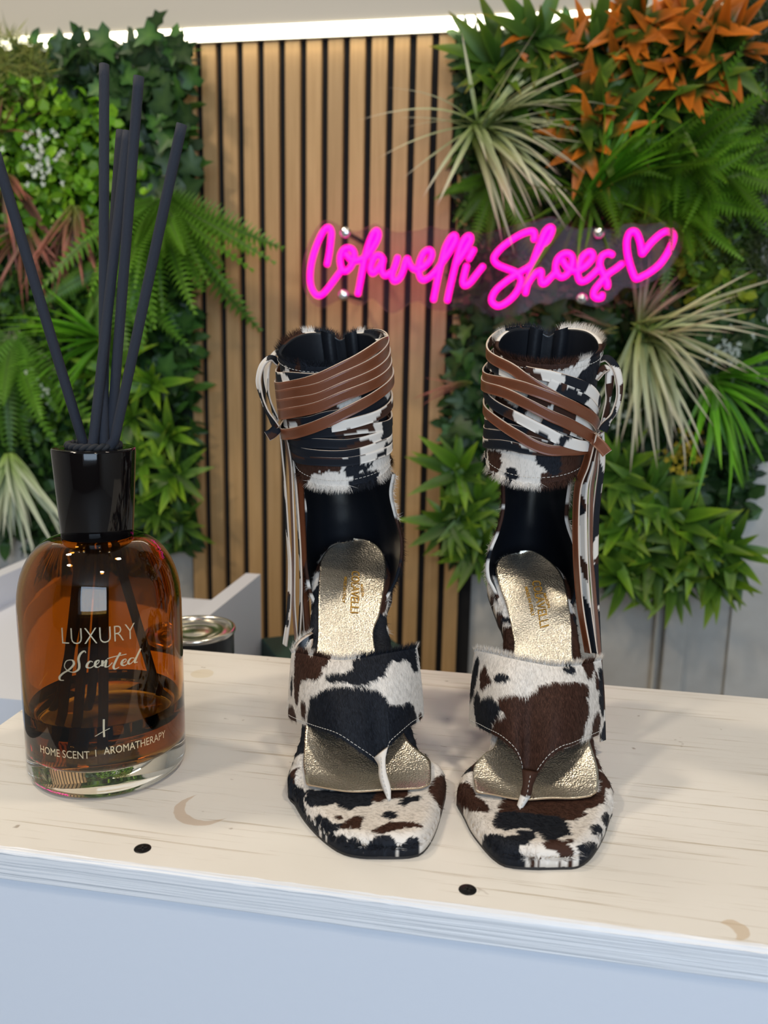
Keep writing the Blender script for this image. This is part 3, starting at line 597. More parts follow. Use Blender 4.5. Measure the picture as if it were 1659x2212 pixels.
    for i in range(npd):
        q = (PLr[i, :2]+PRr[i, :2])/2+np.outer(t_, (PRr[i, :2]-PLr[i, :2])/2); s = (q-toe)@ax
        q = q-np.outer(D['bow']*(1-t_**2)*np.clip(1-(s-s_in)/0.02, 0, 1), ax)
        GP[i, :, :2] = q; GP[i, :, 2] = H(q)+0.0020+0.0008*(t_**2)+0.0011*np.sin(s*95+t_*1.3)*np.clip((s-0.06)/0.05, 0, 1)+0.0006*np.sin(s*260+t_*5)*np.clip((0.075-s)/0.03, 0, 1)
    # rounded heel end
    fl2 = GP.reshape(-1, 3); V = np.vstack([fl2, fl2-np.array([0, 0, 0.0008])]); F = grid_faces(npd, mpd); o_ = npd*mpd
    ring = [i*mpd for i in range(npd)]+[(npd-1)*mpd+j for j in range(1, mpd)]+[i*mpd+mpd-1 for i in range(npd-2, -1, -1)]+[j for j in range(mpd-2, 0, -1)]
    F += [(ring[k_], ring[(k_+1) % len(ring)], ring[(k_+1) % len(ring)]+o_, ring[k_]+o_) for k_ in range(len(ring))]
    pad = mk('sock_lining', V, F, [M['gold_pad'], M['leather_edge']], root, mi=[0]*((npd-1)*(mpd-1))+[1]*len(ring))
    # stamped lettering follows the lining
    def on_pad(px, py): return onH(*c3((px, py)), 0.0024)
    for body, (h0, h1), hgt, b_ in D['print']:
        V, F = text_geom(body, bold=b_); x0, x1 = V[:, 0].min(), V[:, 0].max(); p0 = on_pad(*h0); p1 = on_pad(*h1); dirv = p1[:2]-p0[:2]; ln = np.linalg.norm(dirv); dirv /= ln; upv = np.array([-dirv[1], dirv[0]])
        if upv[0] < 0: upv = -upv
        W = []
        for v in V:
            q = p0[:2]+dirv*ln*(v[0]-x0)/(x1-x0)+upv*v[1]/0.69*hgt
            dd = np.hypot(GP[..., 0]-q[0], GP[..., 1]-q[1]).ravel(); near = np.argsort(dd)[:6]; wg = 1/(dd[near]+1e-4); W.append((q[0], q[1], (GP[..., 2].ravel()[near]*wg).sum()/wg.sum()+0.0006))
        mk('stamped_lettering', W, F, M['gold_foil'], pad, False)
    # ---------------- vamp strap with toe thong
    top = D['v_top']; bot = D['v_bot']; k2 = 90
    def vrow(pts, Yc, Ye):
        xs_ = np.array([c5(p)[0] for p in pts]); x0, x1 = xs_[0], xs_[-1]; xm, hw = (x0+x1)/2, (x1-x0)/2
        return np.array([U(*c5(p), Yc+(Ye-Yc)*abs((c5(p)[0]-xm)/hw)**2.2) for p in pts])
    Tp = resample(spline(vrow(top, *D['v_topY']), 200), k2)
    Bp = resample(spline(vrow(bot, *D['v_botY']), 200), k2)
    Tq = np.array([U(*c5(p), 0.4) for p in top])
    m2 = 64; GV = np.empty((m2, k2, 3)); cen = (Tp.mean(0)+Bp.mean(0))/2+np.array([0, 0.03, -0.01])
    for r_ in range(m2):
        t = r_/(m2-1); q = Tp*(1-t)+Bp*t; d = q-cen; d /= np.linalg.norm(d, axis=1)[:, None]; side_ = np.abs(np.linspace(-1, 1, k2))[:, None]; GV[r_] = q+d*(0.0040-0.0034*side_**2)*math.sin(math.pi*t)**0.8
    # ends turn in and go down to the sole edge
    ext = []; i_b = int(n_*0.36)
    for e2, sgn, Ed in ((0, -1, Lr), (k2-1, 1, Rr)):
        cols_ = []; st0 = GV[:, e2]; Ye = np.maximum.accumulate(Ed[i_b:int(n_*0.8), 1]); fy = st0[:, 1]+0.010; fx = np.interp(fy, Ye, Ed[i_b:int(n_*0.8), 0])-sgn*0.0015
        fin = np.c_[fx, fy, H(np.c_[fx, fy])-0.004+0.007*np.linspace(1, 0, m2)**2]
        for q in range(1, 7):
            t = q/6; nx = st0*(1-t)+fin*t; nx[:, 0] += sgn*0.0030*math.sin(math.pi*t); cols_.append(nx)
        ext.append(cols_)
    GV = np.concatenate([np.stack(ext[0][::-1], 1), GV, np.stack(ext[1], 1)], 1); kk = GV.shape[1]
    # hide pattern: outlines are given on the strap (across, down)
    def to_ab(p):
        x, y = p; tx = np.array(top, float); bx = np.array(bot, float); return x, y
    acr = np.empty((m2, kk, 2)); tr_ = resample(np.array([p[:2] for p in top], float), 200); br_ = resample(np.array([p[:2] for p in bot], float), 200)
    w3t = np.linspace(0, 1, 200); Tw = resample(spline(vrow(top, *D['v_topY']), 200), 200)
    # strap coordinates = the flat cutting pattern (top edge to bottom edge)
    fa = np.linspace(0, 1, k2); tflat = np.stack([np.interp(fa, *(lambda d: (d/d[-1], tr_[:, c_]))(np.r_[0, np.cumsum(np.linalg.norm(np.diff(tr_, axis=0), axis=1))])) for c_ in (0, 1)], 1)
    bflat = np.stack([np.interp(fa, *(lambda d: (d/d[-1], br_[:, c_]))(np.r_[0, np.cumsum(np.linalg.norm(np.diff(br_, axis=0), axis=1))])) for c_ in (0, 1)], 1)
    for r_ in range(m2):
        t = r_/(m2-1); acr[r_, 6:6+k2] = tflat*(1-t)+bflat*t
        acr[r_, :6] = acr[r_, 6]+np.array([[-60+10*q, 0] for q in range(6)]); acr[r_, 6+k2:] = acr[r_, 5+k2]+np.array([[10+10*q, 0] for q in range(6)])
    ab = acr.reshape(-1, 2)+(np.c_[fbm(acr.reshape(-1, 2).repeat(2, 1)[:, :3]/9.0, 2), fbm(acr.reshape(-1, 2).repeat(2, 1)[:, :3]/9.0+40, 2)]-0.5)*22
    Cv = np.tile(WHITE, (m2*kk, 1))
    for poly, colr in D['vamp_poly']: Cv[in_poly(ab, poly)] = colr
    fl3 = GV.reshape(-1, 3); inn = fl3+np.repeat(((cen-GV.reshape(m2, kk, 3).mean(0))/np.linalg.norm(cen-GV.mean(0), axis=1)[:, None])[None], m2, 0).reshape(-1, 3)*0.0018
    V = np.vstack([fl3, inn]); o_ = m2*kk; F = grid_faces(m2, kk); nf = len(F); F2 = [tuple(q+o_ for q in f[::-1]) for f in F]
    ring = [i*kk for i in range(m2)]+[(m2-1)*kk+j for j in range(1, kk)]+[i*kk+kk-1 for i in range(m2-2, -1, -1)]+[j for j in range(kk-2, 0, -1)]
    F3 = [(ring[k_], ring[(k_+1) % len(ring)], ring[(k_+1) % len(ring)]+o_, ring[k_]+o_) for k_ in range(len(ring))]
    vamp = mk('vamp_strap', V, F+F2+F3, [M['fur'], M['lining'], M['rawhide']], root, cols=np.vstack([Cv, Cv]), mi=[0]*nf+[1]*nf+[2]*len(F3))
    P, nn, tu, tv, ii, jj = surf_samples(GV, 17000); C = Cv.reshape(m2, kk, 3)[ii, jj]; nn *= np.sign(np.sum(nn*(P-cen), 1))[:, None]
    hair('fur', P, nn, tu*0.9+np.array([0.1, 0, 0]), C, np.full(len(P), 0.0024), vamp, lift=0.12, spread=0.25)
    # raised fringe along the top edge and the two sides
    et = np.vstack([GV[0, :], GV[:, 3][::2], GV[:, kk-4][::2]]); ce = np.vstack([Cv.reshape(m2, kk, 3)[0], Cv.reshape(m2, kk, 3)[:, 3][::2], Cv.reshape(m2, kk, 3)[:, kk-4][::2]])
    rp = RNG.integers(0, kk-1, 2600); fr_ = RNG.random((2600, 1)); P = GV[0, rp]*(1-fr_)+GV[0, rp+1]*fr_; C = Cv.reshape(m2, kk, 3)[0, rp]; nn = np.tile([0, 0.35, 0.94], (len(P), 1))
    hair('fur', P, nn/1.0, np.tile([0.2, 0.5, 0.1], (len(P), 1)), C, np.full(len(P), 0.0042), vamp, lift=1.6, spread=0.6, width=0.00022)
    # stitch line near the lower edge
    off = GV[int(m2*0.93), 8:kk-8]; d = off-cen; off = off+d/np.linalg.norm(d, axis=1)[:, None]*0.0005
    stitches('stitching', off, None, vamp)
    # thong: folded strip from the tip of the strap into the footbed
    TL = np.array([U(*c5(p), y_) for p, y_ in D['thong_l']]); TR = np.array([U(*c5(p), y_) for p, y_ in D['thong_r']]); kq = 26
    TL = spline(TL, kq); TR = spline(TR, kq); V = []; 
    for i in range(kq):
        md = (TL[i]+TR[i])/2+np.array([0, -0.0016, 0.0004]); V += [TL[i], md, TR[i], TR[i]+np.array([0, 0.002, 0]), md+np.array([0, 0.003, 0]), TL[i]+np.array([0, 0.002, 0])]
    F = grid_faces(kq, 6, True)+[tuple(range(6))[::-1], tuple(range((kq-1)*6, kq*6))]
    V = np.array(V); Ct = np.tile(WHITE, (len(V), 1)); Ct[V[:, 2] > V[:, 2].max()-D['thong_dark']] = D['thong_col']
    th_ = mk('toe_thong', V, F, [M['fur']], vamp, cols=Ct)
    stitches('stitching', (TL[2:]+TR[2:])/2+np.array([0.0003, -0.0021, 0.0004]), None, th_, 0.0022, 0.0012)
    # ---------------- ankle cuff
    tau = math.radians(D['tilt']); ct, st_ = math.cos(tau), math.sin(tau); rx0, rx1, ry = D['rx0'], D['rx1'], D['ry']
    fb = U(*D['cuff_b'], D['cuff_bY']); ft = U(*D['cuff_t'], D['cuff_tY']); Bc_ = fb+np.array([0, ry*ct, ry*st_]); Tc_ = ft+np.array([0, ry*ct, ry*st_])
    Bc_[0] = U(*D['cuff_b'], Bc_[1])[0]; Tc_[0] = U(*D['cuff_t'], Tc_[1])[0]
    def cuff(phi, h, off=0.0):
        phi = np.asarray(phi, float); h = np.asarray(h, float); rx = rx0+(rx1-rx0)*h+off; rr = ry+off
        x = rx*np.sin(phi); y = -rr*np.cos(phi)
        lift = np.clip(h, 0, 1)**3*(0.0030*np.exp(-((np.abs(phi)-2.3)/0.6)**2)-0.0035*np.exp(-((np.abs(phi)-math.pi)/0.16)**2))
        c_ = Bc_+np.multiply.outer(h, Tc_-Bc_)
        return c_+np.stack([x, y*ct, y*st_+lift], -1)
    def inv(px, py, off):
        ph = np.linspace(-1.9, 1.9, 153); hh_ = np.linspace(-0.15, 1.15, 131); A_, B__ = np.meshgrid(ph, hh_); Q = cuff(A_, B__, off)-CPOS; c_ = Q@RC.T
        e2 = (CX+FPX*c_[..., 0]/c_[..., 2]-px)**2+(CY+FPX*c_[..., 1]/c_[..., 2]-py)**2+np.where(np.abs(A_) > 1.55, 120*(np.abs(A_)-1.55)**2*10, 0); k_ = np.unravel_index(np.argmin(e2), e2.shape); return A_[k_], B__[k_]
    phis = np.linspace(-math.pi, math.pi, 181); hsr = np.linspace(0, 1, 60); PH, HH = np.meshgrid(phis, hsr); GC = cuff(PH, HH, 0.0); GI = cuff(PH, HH, -0.0022)
    Cg = cow(GC.reshape(-1, 3), D['seed']+3, 46); blk = (HH.ravel() > 0.94) & (np.abs(PH.ravel()) < 1.7) & (fbm(GC.reshape(-1, 3)*90, 2) > 0.36); Cg[blk] = BLACK if D['dark_arch'] else BROWN
    ck = D['cuff_crop']; CPOLY = []
    for poly, colr in D['cuff_poly']:
        pp = [inv(ck[0]+p[0]/ck[2], ck[1]+p[1]/ck[2], 0.0) for p in poly]; wv = (np.c_[fbm(GC.reshape(-1, 3)*600, 2), fbm(GC.reshape(-1, 3)*600+30, 2)]-0.5)*np.array([0.12, 0.05])
        Cg[in_poly(np.c_[PH.ravel(), HH.ravel()]+wv, pp)] = colr; CPOLY.append((pp, colr))
    V = np.vstack([GC.reshape(-1, 3), GI.reshape(-1, 3)]); F = grid_faces(60, 181); o_ = 60*181; nf = len(F)
    F2 = [tuple(q+o_ for q in f[::-1]) for f in F]; F3 = [(j, j+1, j+1+o_, j+o_) for j in range(180)]+[(59*181+j, 59*181+j+1, 59*181+j+1+o_, 59*181+j+o_) for j in range(180)]
    cf = mk('ankle_cuff', V, F+F2+F3, [M['fur'], M['lining']], root, cols=np.vstack([Cg, Cg]), mi=[0]*nf+[1]*nf+[0]*len(F3))
    P, nn, tu, tv, ii, jj = surf_samples(GC, 12000); C = Cg.reshape(60, 181, 3)[ii, jj]; cc_ = (Bc_+Tc_)/2; nn *= np.sign(np.sum(nn*(P-cc_)*np.array([1, 1, 0]), 1))[:, None]
    hair('fur', P, nn, -tu, C, np.full(len(P), 0.0022), cf, lift=0.12, spread=0.25)
    for hrow, dv, ln in ((59, np.array([0, 0, 1.0]), 0.0044), (0, np.array([0, -0.25, -1.0]), 0.0048)):
        rp = RNG.integers(0, 180, 3600); f_ = RNG.random((3600, 1)); P = GC[hrow, rp]*(1-f_)+GC[hrow, rp+1]*f_-dv*0.0003; C = Cg.reshape(60, 181, 3)[hrow, rp]; nn = P-(Tc_ if hrow else Bc_); nn[:, 2] = 0; nn /= np.linalg.norm(nn, axis=1)[:, None]
        hair('fur', P, nn, np.tile(dv, (len(P), 1)), C, np.full(len(P), ln), cf, lift=0.5, spread=0.4, width=0.00022)
    for h_ in (0.055, 0.955):
        stitches('stitching', cuff(np.linspace(-1.6, 1.6, 200), np.full(200, h_), 0.0006), None, cf, 0.0026, 0.0017)
    # zip at the back: two black tapes standing along the opening
    for sg in (-1, 1):
        q = cuff(np.full(20, math.pi-0.12)*sg, np.linspace(0, 1.02, 20), -0.0030); q2 = cuff(np.full(20, math.pi-0.42)*sg, np.linspace(0, 1.02, 20), -0.0028)
        V = np.vstack([q, q2, q+np.array([0, -0.001, 0]), q2+np.array([0, -0.001, 0])]); F = []
        for i in range(19): F += [(i, i+1, 21+i, 20+i), (40+i, 60+i, 61+i, 41+i), (i, 40+i, 41+i, i+1), (20+i, 21+i, 61+i, 60+i)]
        mk('zip_tape', V, F, M['lining'], cf)
    # ---------------- heel counter
    nT = 40
    def edge_pts(L_, sg):
        e0 = onH(*c3(L_[-1][0]), -0.002); Ys = [y_ for _, y_ in L_]; n0 = len(L_)//2
        for q in range(n0, len(L_)): t = (q-n0+1)/(len(L_)-n0); Ys[q] = Ys[n0-1]+(e0[1]-Ys[n0-1])*t**1.15
        return spline([U(*c3(p), y_) for (p, _), y_ in zip(L_, Ys)]+[e0+np.append(lat*sg*-0.004-ax*0.004, -0.006)], nT)
    EL = edge_pts(D['cnt_l'], -1); ER = edge_pts(D['cnt_r'], 1)
    psi = np.linspace(-math.pi/2, math.pi/2, 61); GO = np.empty((nT, 61, 3)); GN = np.empty((nT, 61, 3))
    backY = np.interp(np.linspace(0, 1, nT), [0, 0.3, 0.7, 1], D['cnt_back'])
    for i in range(nT):
        c_ = (EL[i]+ER[i])/2; hw = (ER[i]-EL[i])/2
        bd = np.array([0.0, backY[i]-c_[1], 0.0]); bd[:2] = ax*(backY[i]-c_[1])/ax[1]
        for off_, GG in ((0.0022, GO), (0.0, GN)):
            k_ = 1+off_/np.linalg.norm(hw)
            GG[i] = c_+np.outer(np.sin(psi), hw*k_)+np.outer(np.cos(psi), bd+bd/np.linalg.norm(bd)*off_)
    Co = cow(GO.reshape(-1, 3), D['seed']+9, 55); V = np.vstack([GO.reshape(-1, 3), GN.reshape(-1, 3)]); o_ = nT*61; F = grid_faces(nT, 61); nf = len(F); F2 = [tuple(q+o_ for q in f[::-1]) for f in F]
    F3 = [(i*61, (i+1)*61, (i+1)*61+o_, i*61+o_) for i in range(nT-1)]+[(i*61+60, (i+1)*61+60, (i+1)*61+60+o_, i*61+60+o_) for i in range(nT-1)]+[((nT-1)*61+j, (nT-1)*61+j+1, (nT-1)*61+j+1+o_, (nT-1)*61+j+o_) for j in range(60)]
    ctr = mk('heel_counter', V, F+F2+F3, [M['fur'], M['lining']], root, cols=np.vstack([Co, Co]), mi=[0]*nf+[1]*nf+[0]*len(F3))
    P, nn, tu, tv, ii, jj = surf_samples(GO, 7000); C = Co.reshape(nT, 61, 3)[ii, jj]; cc_ = GO.mean((0, 1)); nn *= np.sign(np.sum(nn*(P-cc_)*np.array([1, 1, 0]), 1))[:, None]
    hair('fur', P, nn, tu, C, np.full(len(P), 0.0024), ctr, lift=0.2, spread=0.3)
    for j, sg in ((0, -1), (60, 1)):
        rp = RNG.integers(0, nT-1, 1100); f_ = RNG.random((1100, 1)); P = GO[rp, j]*(1-f_)+GO[rp+1, j]*f_; C = Co.reshape(nT, 61, 3)[rp, j]
        hair('fur', P, np.tile([sg*0.9, -0.4, 0], (len(P), 1)), np.tile([sg*0.4, -0.6, -0.3], (len(P), 1)), C, np.full(len(P), 0.0036), ctr, lift=0.5, spread=0.5, width=0.00022)
    # ---------------- heel
    hb = toe+ax*(0.172*LEN/0.19); V = []; lv = 14; na = 28
    for i in range(lv):
        t = i/(lv-1); z = 0.0+0.100*t; r1_ = 0.0062+0.0135*t**2.2; r2_ = 0.0060+0.020*t**2.4; cen_ = hb+ax*(0.004*(1-t)-0.004*t)
        for k_ in range(na):
            a_ = 2*math.pi*k_/na; xy = cen_+lat*r1_*math.cos(a_)+ax*r2_*math.sin(a_); V.append((xy[0], xy[1], z if i < lv-1 else min(z, float(H(xy)[0])-0.009)))
    F = grid_faces(lv, na, True)+[tuple(range(na))[::-1], tuple(range((lv-1)*na, lv*na))]; V = np.array(V)
    hl = mk('heel', V, F, [M['fur']], root, cols=cow(V, D['seed']+1, 55))
    V, F = lathe([(0.0, 0.0), (0.0064, 0.0), (0.0066, 0.004), (0.0, 0.0045)], 20, (hb[0]+ax[0]*0.004, hb[1]+ax[1]*0.004, 0)); mk('heel_tip', V, F, M['outsole'], hl)
    # ---------------- laces
    ck = D['cuff_crop']
    def ribbon(P, Nn, wd, face, seed, name='lace', taper=False, parent=root, prm=None):
        if prm is not None: prm = resample(np.c_[np.asarray(P), np.asarray(prm)], 170)[:, 3:]
        Nn = resample(np.c_[np.asarray(P), np.asarray(Nn)], 170)[:, 3:]; P = resample(P, 170); T = np.gradient(P, axis=0); T /= np.linalg.norm(T, axis=1)[:, None]+1e-9; Nn = np.asarray(Nn); Nn = Nn-T*np.sum(Nn*T, 1)[:, None]; Nn /= np.linalg.norm(Nn, axis=1)[:, None]+1e-9
        W = np.cross(T, Nn); k_ = len(P); acr_ = np.linspace(-0.5, 0.5, 5); V = []
        for i in range(k_):
            V += [P[i]+W[i]*wd*a_+Nn[i]*0.0010 for a_ in acr_]
        for i in range(k_):
            V += [P[i]+W[i]*wd*a_ for a_ in acr_]
        V = np.array(V); o_ = k_*5; F = grid_faces(k_, 5); nf = len(F); F2 = [tuple(q+o_ for q in f[::-1]) for f in F]
        F3 = [(i*5, (i+1)*5, (i+1)*5+o_, i*5+o_) for i in range(k_-1)]+[(i*5+4, (i+1)*5+4, (i+1)*5+4+o_, i*5+4+o_) for i in range(k_-1)]+[tuple(range(5))+tuple(range(o_+4, o_-1, -1)), tuple(range(o_-5, o_))+tuple(range(2*o_-1, 2*o_-6, -1))]
        C = cow(V+seed*0.37, seed, 50)
        if face == 'hide':
            C = cow(V, D['seed']+3, 46); pv = np.repeat(np.vstack([prm, prm]), 5, axis=0); pv[:, 1] += np.tile(acr_*0.09, 2*k_)
            for pp, colr in CPOLY: C[in_poly(pv, pp)] = colr
        m_ = [M['leather'], M['fur'], M['rawhide']] if face == 'leather' else [M['fur'], M['leather'], M['rawhide']]
        o = mk(name, V, F+F2+F3, m_, parent, cols=C, mi=[0]*nf+[1]*nf+[2]*len(F3))
        return o
    for qi, (pts, face, layer, wd, ends) in enumerate(D['laces']):
        off = 0.0008+0.0016*layer
        PH_ = np.array([inv(ck[0]+p[0]/ck[2], ck[1]+p[1]/ck[2], off) for p in pts])
        # carry on round the back
        if ends[0]:
            sl_ = (PH_[1]-PH_[0])/(abs(PH_[1][0]-PH_[0][0])+1e-6); PH_ = np.vstack([[PH_[0][0]-1.5, np.clip(PH_[0][1]-sl_[1]*0.2, 0.1, 0.98)], [PH_[0][0]-0.7, np.clip(PH_[0][1]-sl_[1]*0.12, 0.1, 1.0)], PH_])
        if ends[1]:
            sl_ = (PH_[-1]-PH_[-2])/(abs(PH_[-1][0]-PH_[-2][0])+1e-6); PH_ = np.vstack([PH_, [PH_[-1][0]+0.7, np.clip(PH_[-1][1]+sl_[1]*0.06, 0.1, 1.0)], [PH_[-1][0]+1.5, np.clip(PH_[-1][1], 0.1, 0.96)]])
        PH_ = spline(PH_, 70); P = cuff(PH_[:, 0], PH_[:, 1], off); Nn = cuff(PH_[:, 0], PH_[:, 1], off+0.01)-P
        ribbon(P, Nn, wd, face, qi+D['seed'], prm=PH_)
    for qi, (pts, nrm, face, wd) in enumerate(D['hang']):
        P = spline([U(x, y, Y) for x, y, Y in pts], 60); nv = np.array(nrm, float); Nn = np.array([nv[:3]+(nv[3:]-nv[:3])*t for t in np.linspace(0, 1, 60)]) if len(nv) == 6 else np.tile(nv, (60, 1))
        ribbon(P, Nn, wd, face, qi+20+D['seed'], 'lace_end')
    for qi, (pts, cpt, wd) in enumerate(D['loop']):
        P = spline([U(x, y, Y) for x, y, Y in pts], 60); c_ = U(*cpt); Nn = P-c_; Nn[:, 1] = -0.55*np.linalg.norm(Nn, axis=1)
        ribbon(P, Nn, wd, 'fur', qi+40+D['seed'], 'lace_loop')
    return root
K, B_, W_ = BLACK, BROWN, WHITE
def f5(D): return lambda p: (D['cx']+p[0]/4.1475, D['cy']+p[1]/4.1475)
def f3(D): return lambda p: (D['hx']+p[0]/4.366, D['hy']+p[1]/4.366)
LW = 0.0062
